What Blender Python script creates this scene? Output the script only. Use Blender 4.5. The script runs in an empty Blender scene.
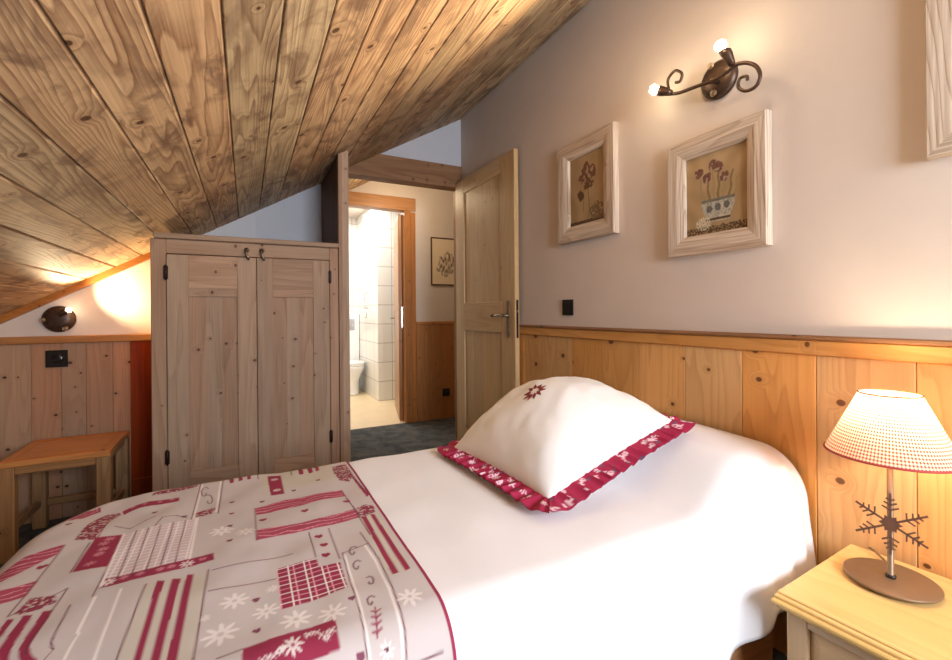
import bpy, bmesh, math, random
from mathutils import Vector, Matrix, noise
random.seed(7)
PI = math.pi
H = 1.1                       # eye height above the floor; tables below give heights relative to it
col = bpy.context.scene.collection
sc = bpy.context.scene

# ------------------------------------------------------------------ colours and materials
def lin(c):
    return tuple((v/12.92 if v <= .04045 else ((v+.055)/1.055)**2.4) for v in (x/255 for x in c))
class NT:
    def __init__(s, name):
        s.m = bpy.data.materials.new(name); s.m.use_nodes = True
        s.t = s.m.node_tree; s.t.nodes.clear()
        s.out = s.n('ShaderNodeOutputMaterial')
        s.b = s.n('ShaderNodeBsdfPrincipled'); s.l(s.b.outputs[0], s.out.inputs[0])
    def n(s, k, **kw):
        x = s.t.nodes.new(k)
        for a, v in kw.items(): setattr(x, a, v)
        return x
    def l(s, a, b): s.t.links.new(a, b)
    def put(s, sock, v):
        if hasattr(v, 'is_output') or hasattr(v, 'links'): s.l(v, sock)
        else: sock.default_value = v
    def math(s, op, a, b=None, c=None, clamp=False):
        x = s.n('ShaderNodeMath', operation=op, use_clamp=clamp)
        s.put(x.inputs[0], a)
        if b is not None: s.put(x.inputs[1], b)
        if c is not None: s.put(x.inputs[2], c)
        return x.outputs[0]
    def mix(s, f, a, b, mode='MIX'):
        x = s.n('ShaderNodeMix', data_type='RGBA', blend_type=mode)
        s.put(x.inputs[0], f)
        s.put(x.inputs[6], a if not isinstance(a, tuple) else tuple(a)+(1,)*(4-len(a)))
        s.put(x.inputs[7], b if not isinstance(b, tuple) else tuple(b)+(1,)*(4-len(b)))
        return x.outputs[2]
    def noise(s, vec, scale=1, detail=3, rough=.5, dist=0, dim='3D'):
        x = s.n('ShaderNodeTexNoise', noise_dimensions=dim); s.l(vec, x.inputs['Vector'])
        x.inputs['Scale'].default_value = scale; x.inputs['Detail'].default_value = detail
        x.inputs['Roughness'].default_value = rough; x.inputs['Distortion'].default_value = dist
        return x.outputs[0]
    def rng(s, v, a, b, c=0, d=1, smooth=False):
        x = s.n('ShaderNodeMapRange', clamp=True)
        if smooth: x.interpolation_type = 'SMOOTHSTEP'
        s.put(x.inputs[0], v)
        for i, q in enumerate((a, b, c, d)): x.inputs[i+1].default_value = q
        return x.outputs[0]
    def comb(s, a, b, c):
        x = s.n('ShaderNodeCombineXYZ')
        for i, v in enumerate((a, b, c)): s.put(x.inputs[i], v)
        return x.outputs[0]
    def attr(s, name):
        return s.n('ShaderNodeAttribute', attribute_name=name)
    def bump(s, h, strength=.3, dist=.002):
        x = s.n('ShaderNodeBump'); s.l(h, x.inputs['Height'])
        x.inputs['Strength'].default_value = strength; x.inputs['Distance'].default_value = dist
        s.l(x.outputs[0], s.b.inputs['Normal'])
    def done(s, rough=.5, metal=0, spec=.5):
        s.put(s.b.inputs['Roughness'], rough); s.b.inputs['Metallic'].default_value = metal
        s.b.inputs['Specular IOR Level'].default_value = spec
        return s.m

def wood(name, light, dark, knot=(70, 38, 18), rings=22, contrast=.6, knots=.5, ksize=.07, kscale=4.2,
         rough=.55, var=.25, blotch=0, blotchcol=(80, 55, 35), bump=.2, streak=.3, spec=.3, cath=1.0, kasp=1.25, hal=.12):
    t = NT(name)
    light, dark, knot, blotchcol = lin(light), lin(dark), lin(knot), lin(blotchcol)
    wc = t.attr('wc').outputs['Vector']; pid = t.attr('pid').outputs['Fac']
    sp = t.n('ShaderNodeSeparateXYZ'); t.l(wc, sp.inputs[0]); a, b, c = sp.outputs
    # knots: sparse cells in the plane of the board
    kv = t.n('ShaderNodeTexVoronoi', voronoi_dimensions='2D', feature='F1')
    kv.inputs['Scale'].default_value = kscale; kv.inputs['Randomness'].default_value = 1
    t.l(t.comb(t.math('MULTIPLY', a, kasp), t.math('ADD', b, c), 0.0), kv.inputs['Vector'])
    kc = t.n('ShaderNodeSeparateColor'); t.l(kv.outputs['Color'], kc.inputs[0])
    on = t.math('LESS_THAN', kc.outputs[0], knots)
    size = t.rng(kc.outputs[1], 0, 1, ksize*.45, ksize*1.15)
    kd = t.math('DIVIDE', kv.outputs['Distance'], size)              # 1 at the knot's rim
    kin = t.math('MULTIPLY', t.rng(kd, .75, 1.1, 1, 0, True), on)
    halo = t.math('MULTIPLY', t.rng(kd, .8, 4.0, 1, 0, True), on)
    # flat-sawn figure: contour lines of a field stretched along the grain, bending round the knots
    f = t.noise(t.comb(t.math('MULTIPLY', a, .55), t.math('MULTIPLY', b, 5.5), t.math('MULTIPLY', c, 5.5)), 1, 2, .45, .25)
    w = t.noise(t.comb(t.math('MULTIPLY', a, 7), t.math('MULTIPLY', b, 20), t.math('MULTIPLY', c, 20)), 1, 2, .5)
    f = t.math('ADD', t.math('MULTIPLY', f, cath), t.math('MULTIPLY', halo, hal))
    f = t.math('ADD', f, t.math('MULTIPLY', w, .02))
    f = t.math('ADD', f, t.math('MULTIPLY', t.math('ADD', b, c), .8))
    fr = t.math('FRACT', t.math('MULTIPLY', f, rings))
    ring = t.math('POWER', fr, 2.2)
    ring = t.math('MULTIPLY', ring, t.rng(fr, .9, 1, 1, 0))
    st = t.noise(t.comb(t.math('MULTIPLY', a, 3.5), t.math('MULTIPLY', b, 170), t.math('MULTIPLY', c, 170)), 1, 2, .6)
    soft = t.noise(t.comb(t.math('MULTIPLY', a, .9), t.math('MULTIPLY', b, 9), t.math('MULTIPLY', c, 9)), 1, 2, .5)
    k = t.math('ADD', t.math('MULTIPLY', ring, contrast), t.math('MULTIPLY', t.rng(st, .35, .7), streak))
    k = t.math('ADD', k, t.math('MULTIPLY', t.rng(soft, .35, .7), .35*contrast+.08), clamp=True)
    base = t.mix(k, light, dark)
    # boards differ
    hv = t.n('ShaderNodeHueSaturation'); t.l(base, hv.inputs['Color'])
    t.put(hv.inputs['Value'], t.rng(pid, 0, 1, 1-var, 1+var*.7))
    p2 = t.math('FRACT', t.math('MULTIPLY', pid, 17.31))
    t.put(hv.inputs['Hue'], t.rng(p2, 0, 1, .5-.012*var/.25, .5+.010*var/.25))
    t.put(hv.inputs['Saturation'], t.rng(p2, 0, 1, 1.08, .9))
    base = hv.outputs[0]
    if blotch:
        bl = t.noise(t.comb(t.math('MULTIPLY', a, 5), t.math('MULTIPLY', b, 9), c), 1, 4, .6, .8)
        b2 = t.noise(t.comb(t.math('MULTIPLY', a, 1.6), t.math('MULTIPLY', b, 7), c), 1, 2, .5, .3)
        m = t.math('MULTIPLY', t.rng(bl, .44, .66, 0, 1, True), t.rng(b2, .35, .6, .35, 1))
        base = t.mix(t.math('MULTIPLY', m, blotch), base, blotchcol)
    base = t.mix(t.math('MULTIPLY', halo, .3), base, dark)
    base = t.mix(t.math('MULTIPLY', kin, .9), base, knot)
    t.l(base, t.b.inputs['Base Color'])
    t.bump(t.math('ADD', t.math('MULTIPLY', ring, .7), t.math('MULTIPLY', st, .5)), bump, .002)
    return t.done(rough, 0, spec)

def plain(name, c, rough=.5, metal=0, spec=.5, var=0, scale=30, bump=0, bscale=300):
    t = NT(name); g = t.n('ShaderNodeNewGeometry').outputs['Position']
    cc = lin(c)
    if var:
        n = t.noise(g, scale, 4, .6)
        t.l(t.mix(t.rng(n, .3, .7), tuple(v*(1-var) for v in cc), tuple(min(1, v*(1+var)) for v in cc)), t.b.inputs['Base Color'])
    else: t.b.inputs['Base Color'].default_value = cc+(1,)
    if bump: t.bump(t.noise(g, bscale, 3, .6), bump, .001)
    return t.done(rough, metal, spec)

def glow(name, c, e):
    t = NT(name); t.b.inputs['Base Color'].default_value = (1, 1, 1, 1)
    t.b.inputs['Emission Color'].default_value = lin(c)+(1,); t.b.inputs['Emission Strength'].default_value = e
    return t.done(.4)

M = {}
M['ceil'] = wood('aged_ceiling_board', (218, 188, 146), (134, 99, 70), rings=30, contrast=.72, knots=.3, ksize=.06, kscale=4.0,
                 rough=.6, var=.22, hal=.035, cath=.75, blotch=.8, blotchcol=(112, 84, 66), bump=.35, streak=.3)
M['pine'] = wood('pine_wainscot', (226, 174, 108), (188, 130, 70), knot=(92, 48, 24), rings=16, contrast=.45, knots=.6, ksize=.068, kscale=4.4, rough=.42, var=.13, streak=.15, spec=.4)
M['pine_back'] = wood('weathered_pine_wainscot', (178, 138, 108), (140, 100, 74), knot=(48, 28, 20), rings=14, contrast=.35, knots=.85, ksize=.055, kscale=6.0, rough=.55, var=.13, streak=.2)
M['orange'] = wood('varnished_orange_pine', (186, 130, 78), (146, 94, 50), knot=(80, 44, 22), rings=14, contrast=.4, knots=.6, ksize=.04, kscale=6, rough=.35, var=.12, streak=.15)
M['red'] = wood('dark_red_stained_pine', (158, 74, 36), (106, 42, 22), rings=12, contrast=.3, knots=.2, rough=.4, var=.08)
M['closet'] = wood('washed_spruce', (176, 146, 120), (136, 104, 80), knot=(78, 48, 32), rings=12, contrast=.45, knots=.55, ksize=.05, kscale=6.0, rough=.6, var=.12, streak=.35, cath=.8)
M['door'] = wood('light_pine_door', (212, 180, 132), (178, 140, 92), rings=12, contrast=.4, knots=.25, ksize=.04, kscale=5, rough=.5, var=.09, streak=.25)
M['beam'] = wood('brown_timber', (158, 114, 76), (112, 74, 46), rings=12, contrast=.45, knots=.4, ksize=.05, kscale=6, rough=.6, var=.1, streak=.35)
M['dkbeam'] = wood('dark_timber', (110, 80, 56), (72, 48, 32), rings=10, contrast=.4, knots=.3, rough=.65, var=.08)
M['stool'] = wood('oiled_stool_wood', (196, 130, 70), (142, 84, 42), rings=20, contrast=.45, knots=.1, rough=.42, var=.1)
M['stoolleg'] = wood('worn_stool_legs', (168, 126, 84), (110, 76, 46), rings=16, contrast=.45, knots=.15, rough=.55, var=.12)
M['night'] = wood('pale_nightstand_pine', (226, 192, 128), (196, 152, 88), knot=(150, 100, 50), rings=10, contrast=.35, knots=.2, ksize=.04, kscale=5, rough=.4, var=.05, streak=.12)
M['nightbody'] = wood('whitewashed_nightstand_body', (206, 178, 142), (176, 142, 106), rings=10, contrast=.3, knots=.1, rough=.5, var=.05, streak=.2)
M['frame'] = wood('limewashed_frame', (224, 210, 192), (160, 136, 114), knot=(120, 92, 70), rings=24, contrast=.5, knots=.15, ksize=.04, kscale=8, rough=.65, var=.08, streak=.6, bump=.4)
M['bedwood'] = wood('bed_rail_wood', (196, 136, 84), (150, 96, 54), rings=12, contrast=.3, knots=.1, rough=.5, var=.08)
M['plaster'] = plain('white_plaster', (212, 199, 188), .9, var=.02, scale=6, bump=.15, bscale=60)
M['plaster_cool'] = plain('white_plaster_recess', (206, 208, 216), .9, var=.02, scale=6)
M['iron'] = plain('brown_wrought_iron', (84, 66, 54), .42, .7, var=.25, scale=60, bump=.2, bscale=250)
M['curl'] = plain('pale_brass_curl', (190, 170, 140), .35, .8)
M['black'] = plain('black_plastic', (30, 28, 28), .25)
M['grey'] = plain('grey_plastic', (92, 92, 96), .3)
M['lampmetal'] = plain('bronze_painted_metal', (124, 102, 78), .4, .3)
M['snow'] = plain('dark_brown_painted_metal', (100, 72, 60), .45, .2)
M['pewter'] = plain('old_pewter', (120, 108, 92), .38, .8, var=.15, scale=120)
M['darkmetal'] = plain('dark_lock_metal', (48, 30, 26), .4, .6)
M['bulb'] = glow('lit_bulb', (255, 236, 196), 22)
M['bulb_lamp'] = glow('lit_lamp_bulb', (255, 226, 180), 12)
M['ceramic'] = plain('white_ceramic', (240, 240, 238), .12)
M['chrome'] = plain('chrome', (200, 200, 204), .18, 1)
M['redtrim'] = plain('red_ribbon_trim', (168, 62, 60), .7)
M['shadetrim'] = plain('brown_red_ribbon_trim', (172, 84, 56), .7)
M['cord'] = plain('brown_cord', (122, 96, 62), .5)
M['floor_bath'] = plain('beige_stone_tile', (226, 204, 166), .35, var=.05, scale=5)
M['mattress'] = plain('mattress_ticking', (214, 208, 200), .9)
M['paper'] = plain('cream_mount', (228, 214, 190), .6)
M['darkframe'] = plain('thin_dark_frame', (80, 54, 34), .4)

def carpet():
    t = NT('dark_grey_carpet'); g = t.n('ShaderNodeNewGeometry').outputs['Position']
    n = t.noise(g, 9, 5, .7, .6); n2 = t.noise(g, 260, 2, .6)
    c = t.mix(t.rng(n, .35, .68), lin((66, 70, 74)), lin((112, 112, 108)))
    t.l(t.mix(t.rng(n2, .3, .7, 0, .35), c, lin((48, 50, 54))), t.b.inputs['Base Color'])
    t.bump(n2, .6, .003); return t.done(.95, 0, .1)
M['carpet'] = carpet()

def tiles():
    t = NT('white_wall_tiles'); g = t.n('ShaderNodeNewGeometry').outputs['Position']
    sp = t.n('ShaderNodeSeparateXYZ'); t.l(g, sp.inputs[0])
    bz = t.math('FRACT', t.math('MULTIPLY', sp.outputs[2], 1/.24))
    bx = t.math('FRACT', t.math('MULTIPLY', t.math('ADD', sp.outputs[0], sp.outputs[1]), 1/.42))
    j = t.math('MAXIMUM', t.math('LESS_THAN', bz, .03), t.math('LESS_THAN', bx, .016))
    t.l(t.mix(j, lin((240, 238, 232)), lin((178, 172, 164))), t.b.inputs['Base Color'])
    return t.done(.2)
M['tiles'] = tiles()

def linen(name, c, bump=.12):
    t = NT(name); g = t.n('ShaderNodeNewGeometry').outputs['Position']
    n = t.noise(g, 5, 4, .6); n2 = t.noise(g, 700, 2, .6)
    cc = lin(c)
    t.l(t.mix(t.rng(n, .3, .7), tuple(v*.97 for v in cc), cc), t.b.inputs['Base Color'])
    t.bump(n2, bump, .001)
    t.b.inputs['Sheen Weight'].default_value = .15
    return t.done(.85, 0, .2)
M['duvet'] = linen('white_cotton_bedspread', (240, 239, 242))
M['pillow'] = linen('cream_linen_pillow', (234, 230, 226), .3)
M['thread'] = plain('dark_red_thread', (124, 36, 44), .8)

def vcol(name, rough=.85, bump=.25, weave=900):
    t = NT(name); t.l(t.attr('paint').outputs['Color'], t.b.inputs['Base Color'])
    g = t.n('ShaderNodeNewGeometry').outputs['Position']
    if bump: t.bump(t.noise(g, weave, 2, .6), bump, .001)
    return t.done(rough, 0, .2)
M['printed'] = vcol('printed_cotton')
M['canvas'] = vcol('painted_canvas', .6, .3, 500)

def checkshade():
    t = NT('gingham_lampshade_fabric')
    sp = t.n('ShaderNodeSeparateXYZ'); t.l(t.attr('wc').outputs['Vector'], sp.inputs[0])
    u = t.math('FRACT', t.math('MULTIPLY', sp.outputs[0], 1)); v = t.math('FRACT', t.math('MULTIPLY', sp.outputs[1], 1))
    a = t.math('LESS_THAN', u, .5); b = t.math('LESS_THAN', v, .5)
    s = t.math('MULTIPLY', t.math('ADD', a, b), .5)
    c = t.mix(s, lin((236, 218, 196)), lin((160, 72, 62)))
    t.b.inputs['Roughness'].default_value = .9
    t.l(c, t.b.inputs['Base Color'])
    tr = t.n('ShaderNodeBsdfTranslucent'); t.l(c, tr.inputs[0])
    mx = t.n('ShaderNodeMixShader'); mx.inputs[0].default_value = .32
    t.l(t.b.outputs[0], mx.inputs[1]); t.l(tr.outputs[0], mx.inputs[2]); t.l(mx.outputs[0], t.out.inputs[0])
    t.b.inputs['Specular IOR Level'].default_value = .1
    return t.m
M['shade'] = checkshade()

def glass():
    t = NT('window_glass'); g = t.n('ShaderNodeBsdfGlossy'); g.inputs['Roughness'].default_value = .02
    tr = t.n('ShaderNodeBsdfTransparent'); f = t.n('ShaderNodeFresnel'); mx = t.n('ShaderNodeMixShader')
    t.l(f.outputs[0], mx.inputs[0]); t.l(tr.outputs[0], mx.inputs[1]); t.l(g.outputs[0], mx.inputs[2]); t.l(mx.outputs[0], t.out.inputs[0])
    return t.m
M['glass'] = glass()

# ------------------------------------------------------------------ mesh builder
AX = {'X': (0, 1, 2), 'Y': (1, 0, 2), 'Z': (2, 0, 1)}
class MB:
    def __init__(s): s.v = []; s.f = []; s.w = []; s.p = []; s.sm = []; s.c = []
    def add(s, verts, faces, grain='Z', smooth=False, w=None, pid=None, cols=None, rnd=True):
        n = len(s.v); verts = [Vector(v) for v in verts]
        s.v += verts; s.f += [[i+n for i in f] for f in faces]; s.sm += [smooth]*len(faces)
        if w is None:
            o = Vector((random.uniform(0, 20), random.uniform(0, 20), random.uniform(0, 5))) if rnd else Vector()
            if isinstance(grain, str):
                i, j, k = AX[grain]; w = [Vector((v[i], v[j], v[k]))+o for v in verts]
            else:
                g = Vector(grain).normalized(); h = Vector((0, 0, 1)) if abs(g.z) < .8 else Vector((1, 0, 0))
                c1 = g.cross(h).normalized(); c2 = g.cross(c1)
                w = [Vector((v.dot(g), v.dot(c1), v.dot(c2)))+o for v in verts]
        s.w += w; s.p += [random.random() if pid is None else pid]*len(verts)
        s.c += cols if cols else [(1, 1, 1)]*len(verts)
        return s
    def box(s, x0, x1, y0, y1, z0, z1, grain='Z', bev=.003, M=None, pid=None):
        x0, x1 = sorted((x0, x1)); y0, y1 = sorted((y0, y1)); z0, z1 = sorted((z0, z1))
        b = min(bev, (x1-x0)*.4, (y1-y0)*.4, (z1-z0)*.4)
        bm = bmesh.new(); bmesh.ops.create_cube(bm, size=1)
        for v in bm.verts:
            v.co = Vector(((x0+x1)/2+v.co.x*(x1-x0), (y0+y1)/2+v.co.y*(y1-y0), (z0+z1)/2+v.co.z*(z1-z0)))
        if b > 0: bmesh.ops.bevel(bm, geom=bm.edges[:], offset=b, segments=1 if b < .006 else 3, affect='EDGES', profile=.5)
        bm.verts.index_update()
        vs = [v.co.copy() for v in bm.verts]; fs = [[v.index for v in f.verts] for f in bm.faces]; bm.free()
        if M is not None:
            o = Vector((random.uniform(0, 20), random.uniform(0, 20), 0)); i, j, k = AX[grain]
            w = [Vector((v[i], v[j], v[k]))+o for v in vs]; vs = [M @ v for v in vs]
            return s.add(vs, fs, w=w, pid=pid)
        return s.add(vs, fs, grain, pid=pid)
    def prism(s, poly, d0, d1, axis='Y', grain='Y', pid=None, smooth=False):
        """poly in the plane across the axis, extruded from d0 to d1 along it"""
        def P(a, b, d):
            return {'X': (d, a, b), 'Y': (a, d, b), 'Z': (a, b, d)}[axis]
        n = len(poly)
        vs = [P(a, b, d0) for a, b in poly]+[P(a, b, d1) for a, b in poly]
        fs = [list(range(n))[::-1], list(range(n, 2*n))]+[[i, (i+1) % n, n+(i+1) % n, n+i] for i in range(n)]
        return s.add(vs, fs, grain, pid=pid, smooth=smooth)
    def tube(s, pts, r, seg=10, cap=True, flat=None):
        pts = [Vector(p) for p in pts]; n = len(pts); rs = r if isinstance(r, (list, tuple)) else [r]*n
        vs = []; up = None
        for i, p in enumerate(pts):
            t = (pts[min(i+1, n-1)]-pts[max(i-1, 0)]).normalized()
            if up is None: up = Vector((0, 0, 1)) if abs(t.z) < .9 else Vector((1, 0, 0))
            a = t.cross(up)
            if a.length < 1e-4: a = t.cross(Vector((0, 1, 0)))
            a.normalize(); up = a.cross(t).normalized()
            for k in range(seg):
                q = 2*PI*k/seg; vs.append(p+a*math.cos(q)*rs[i]+up*math.sin(q)*rs[i])
        fs = [[i*seg+k, i*seg+(k+1) % seg, (i+1)*seg+(k+1) % seg, (i+1)*seg+k] for i in range(n-1) for k in range(seg)]
        if cap: fs += [list(range(seg))[::-1], [(n-1)*seg+k for k in range(seg)]]
        return s.add(vs, fs, smooth=True)
    def lathe(s, prof, c=(0, 0, 0), axis=(0, 0, 1), seg=32, smooth=True, sx=1, sy=1):
        """prof: list of (radius, height) along axis"""
        ax = Vector(axis).normalized(); h = Vector((0, 0, 1)) if abs(ax.z) < .9 else Vector((1, 0, 0))
        a = ax.cross(h).normalized(); b = ax.cross(a); c = Vector(c); vs = []; fs = []; n = len(prof)
        if abs(ax.z) > .9: a, b = Vector((1, 0, 0)), Vector((0, 1, 0))
        for r, z in prof:
            r = max(r, 1e-4)
            for k in range(seg):
                q = 2*PI*k/seg; vs.append(c+a*math.cos(q)*r*sx+b*math.sin(q)*r*sy+ax*z)
        fs = [[i*seg+k, i*seg+(k+1) % seg, (i+1)*seg+(k+1) % seg, (i+1)*seg+k] for i in range(n-1) for k in range(seg)]
        return s.add(vs, fs, smooth=smooth)
    def plate(s, poly, o, ux, uy, th):
        """2-D outline poly in frame (ux, uy) at o, with thickness th along the normal"""
        ux = Vector(ux).normalized(); uy = Vector(uy).normalized(); nn = ux.cross(uy); o = Vector(o); n = len(poly)
        vs = [o+ux*a+uy*b+nn*th/2 for a, b in poly]+[o+ux*a+uy*b-nn*th/2 for a, b in poly]
        fs = [list(range(n)), list(range(n, 2*n))[::-1]]+[[i, n+i, n+(i+1) % n, (i+1) % n] for i in range(n)]
        return s.add(vs, fs)

ORG = {}
def finish(o, parent):
    if parent is not None: o.parent = parent
def obj(name, mb, mat, parent=None, at=None):
    """one mesh object; at = the point the object's origin sits on (world)"""
    po = ORG[parent.name] if parent else Vector((0, 0, 0))
    if at is None: at = po
    at = Vector(at)
    me = bpy.data.meshes.new(name)
    me.from_pydata([v-at for v in mb.v], [], mb.f); me.validate(); me.update()
    bm = bmesh.new(); bm.from_mesh(me); bmesh.ops.recalc_face_normals(bm, faces=bm.faces[:]); bm.to_mesh(me); bm.free()
    if len(me.polygons) == len(mb.sm): me.polygons.foreach_set('use_smooth', mb.sm)
    a = me.attributes.new('wc', 'FLOAT_VECTOR', 'POINT'); a.data.foreach_set('vector', [x for w in mb.w for x in w])
    a = me.attributes.new('pid', 'FLOAT', 'POINT'); a.data.foreach_set('value', mb.p)
    if any(c != (1, 1, 1) for c in mb.c):
        a = me.attributes.new('paint', 'FLOAT_COLOR', 'POINT'); a.data.foreach_set('color', [x for c in mb.c for x in (c[0], c[1], c[2], 1)])
    me.materials.append(M[mat])
    o = bpy.data.objects.new(name, me); col.objects.link(o)
    o.location = at-po; ORG[o.name] = at; finish(o, parent)
    return o
def thing(name, loc, label, cat, group=None):
    o = bpy.data.objects.new(name, None); col.objects.link(o); o.location = loc; o.empty_display_size = .05
    ORG[o.name] = Vector(loc); tag(o, label, cat, group); return o
def tag(o, label, cat, group=None):
    o['label'] = label; o['category'] = cat
    if group: o['group'] = group
    return o
def struct(name, mb, mat, parent=None):
    o = obj(name, mb, mat, parent)
    if parent is None: o['kind'] = 'structure'
    return o
def sroot(name, loc):
    o = bpy.data.objects.new(name, None); col.objects.link(o); o.location = loc; o['kind'] = 'structure'
    o.empty_display_size = .05; ORG[o.name] = Vector(loc); return o
def sm(a, b, x):
    t = max(0, min(1, (x-a)/(b-a))); return t*t*(3-2*t)
Z = lambda z: z+H
K = .578
zc = lambda x: H+1.537+K*(x-1.53)         # underside of the sloping ceiling
XL, XR, YN, YD, YB, YC = -2.0, 1.53, -1.3, 3.2, 3.34, 4.28

# ------------------------------------------------------------------ setting: shell
struct('floor', MB().box(XL-.1, 2.7, YN-.1, YC, -.1, 0, bev=0), 'carpet')
struct('floor_bathroom', MB().box(.2, 2.7, YC, 6.8, -.1, .002, bev=0), 'floor_bath')

b = MB(); x = -.04-.1232*16
while x < XR-.01:
    xa, xb = x, min(x+.1232, XR); t = .012
    b.prism([(xa+.0008, zc(xa)+t), (xa+.0008, zc(xa)+.005), (xa+.005, zc(xa+.005)), (xb-.005, zc(xb-.005)), (xb-.0008, zc(xb)+.005), (xb-.0008, zc(xb)+t)], YN-.05, YC-.001, 'Y', 'Y')
    x += .1232
b.prism([(-2.1, zc(-2.1)+.013), (XR, zc(XR)+.013), (XR, zc(XR)+.1), (-2.1, zc(-2.1)+.1)], YN-.1, YC, 'Y', 'Y', pid=0)
struct('ceiling', b, 'ceil')
b = MB()
b.prism([(XR, zc(XR)), (2.7, zc(XR)), (2.7, zc(XR)+.1), (XR, zc(XR)+.1)], 3.3, YC, 'Y', 'Y')
struct('ceiling_corridor', b, 'plaster')
struct('ceiling_bathroom', MB().box(.2, 2.7, YC+.1, 6.8, 2.5, 2.6, bev=0), 'plaster')

struct('wall_right', MB().box(XR, XR+.1, YN-.1, 3.3, 0, 2.8, bev=0), 'plaster')
struct('wall_left', MB().box(XL-.1, XL, YN-.1, YD+.1, 0, zc(XL)+.06, bev=0), 'plaster')
wx0, wx1, wz0, wz1 = .4, 1.35, .95, 1.9
e = .006
b = MB()
b.prism([(XL-.1, 0), (wx0, 0), (wx0, zc(wx0)+e), (XL-.1, zc(XL-.1)+e)], YN-.1, YN, 'Y')
b.prism([(wx1, 0), (XR, 0), (XR, zc(XR)+e), (wx1, zc(wx1)+e)], YN-.1, YN, 'Y')
b.prism([(wx0, 0), (wx1, 0), (wx1, wz0), (wx0, wz0)], YN-.1, YN, 'Y')
b.prism([(wx0, wz1), (wx1, wz1), (wx1, zc(wx1)+e), (wx0, zc(wx0)+e)], YN-.1, YN, 'Y')
struct('wall_rear', b, 'plaster')
w = sroot('window_1', ((wx0+wx1)/2, YN-.05, wz0))
b = MB()
for x0, x1, z0, z1 in ((wx0, wx1, wz0, wz0+.05), (wx0, wx1, wz1-.05, wz1), (wx0, wx0+.05, wz0+.05, wz1-.05), (wx1-.05, wx1, wz0+.05, wz1-.05), ((wx0+wx1)/2-.025, (wx0+wx1)/2+.025, wz0+.05, wz1-.05)):
    b.box(x0, x1, YN-.09, YN-.03, z0, z1, grain='X' if x1-x0 > z1-z0 else 'Z')
obj('window_frame', b, 'beam', w)
obj('window_pane', MB().box(wx0+.05, wx1-.05, YN-.062, YN-.058, wz0+.05, wz1-.05, bev=0), 'glass', w)

struct('wall_back', MB().prism([(XL, 0), (-.40, 0), (-.40, zc(-.40)+e), (XL, zc(XL)+e)], YD, YD+.1, 'Y'), 'plaster')
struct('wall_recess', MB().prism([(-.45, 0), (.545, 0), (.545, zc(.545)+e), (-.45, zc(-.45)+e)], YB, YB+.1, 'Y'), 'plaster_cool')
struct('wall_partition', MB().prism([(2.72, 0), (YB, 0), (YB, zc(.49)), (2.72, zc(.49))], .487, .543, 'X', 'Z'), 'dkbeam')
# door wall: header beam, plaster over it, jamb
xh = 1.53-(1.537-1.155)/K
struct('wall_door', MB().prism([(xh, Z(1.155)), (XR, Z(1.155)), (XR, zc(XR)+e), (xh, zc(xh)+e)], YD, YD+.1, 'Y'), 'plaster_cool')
struct('trim_1', MB().prism([(.578, Z(.985)), (1.528, Z(.985)), (1.528, Z(1.155)), (xh, Z(1.155)), (.578, zc(.578)-.001)], YD-.015, YD+.1, 'Y', 'X'), 'beam')
b = MB()
b.prism([(.486, 0), (.506, 0), (.506, zc(.506)), (.486, zc(.486))], 2.678, 2.72, 'Y', 'Z')
b.prism([(.507, 0), (.545, 0), (.545, zc(.545)), (.507, zc(.507))], 2.686, 2.72, 'Y', 'Z')
struct('trim_2', b, 'closet')
struct('trim_3', MB().box(1.506, 1.53, YD-.012, YD+.1, 0, Z(.985), 'Z'), 'beam')
struct('wall_corridor', MB().box(.25, .77, YC, YC+.1, 0, 2.8, bev=0).box(1.45, 2.7, YC, YC+.1, 0, 2.8, bev=0).box(.77, 1.45, YC, YC+.1, Z(1.08), 2.8, bev=0), 'plaster')
struct('wall_corridor_end', MB().box(2.6, 2.7, 3.3, YC, 0, 2.8, bev=0), 'plaster')
struct('wall_corridor_near', MB().box(1.63, 2.7, 3.2, 3.3, 0, 2.8, bev=0), 'plaster')
struct('wall_corridor_left', MB().box(.25, .35, YB+.1, YC, 0, zc(.25), bev=0), 'plaster')

# bathroom door frame
b = MB()
b.box(1.412, 1.476, YC-.02, YC+.1, 0, Z(1.022), 'Z').box(1.478, 1.526, YC-.012, YC, 0, Z(1.01), 'Z')
b.box(.74, 1.526, YC-.02, YC+.1, Z(1.022), Z(1.15), 'X').box(.74, .80, YC-.02, YC+.1, 0, Z(1.022), 'Z')
struct('trim_4', b, 'orange')
# bathroom shell
struct('wall_bathroom_back', MB().box(.2, 2.7, 6.6, 6.7, 0, 2.5, bev=0), 'tiles')
struct('wall_bathroom_left', MB().box(.2, .3, YC+.1, 6.6, 0, 2.5, bev=0), 'tiles')
struct('wall_bathroom_right', MB().box(2.6, 2.7, YC+.1, 6.6, 0, 2.5, bev=0), 'tiles')
struct('wall_bathroom_block', MB().box(1.46, 2.6, 5.5, 6.6, 0, 2.5, bev=.004), 'tiles')

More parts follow.
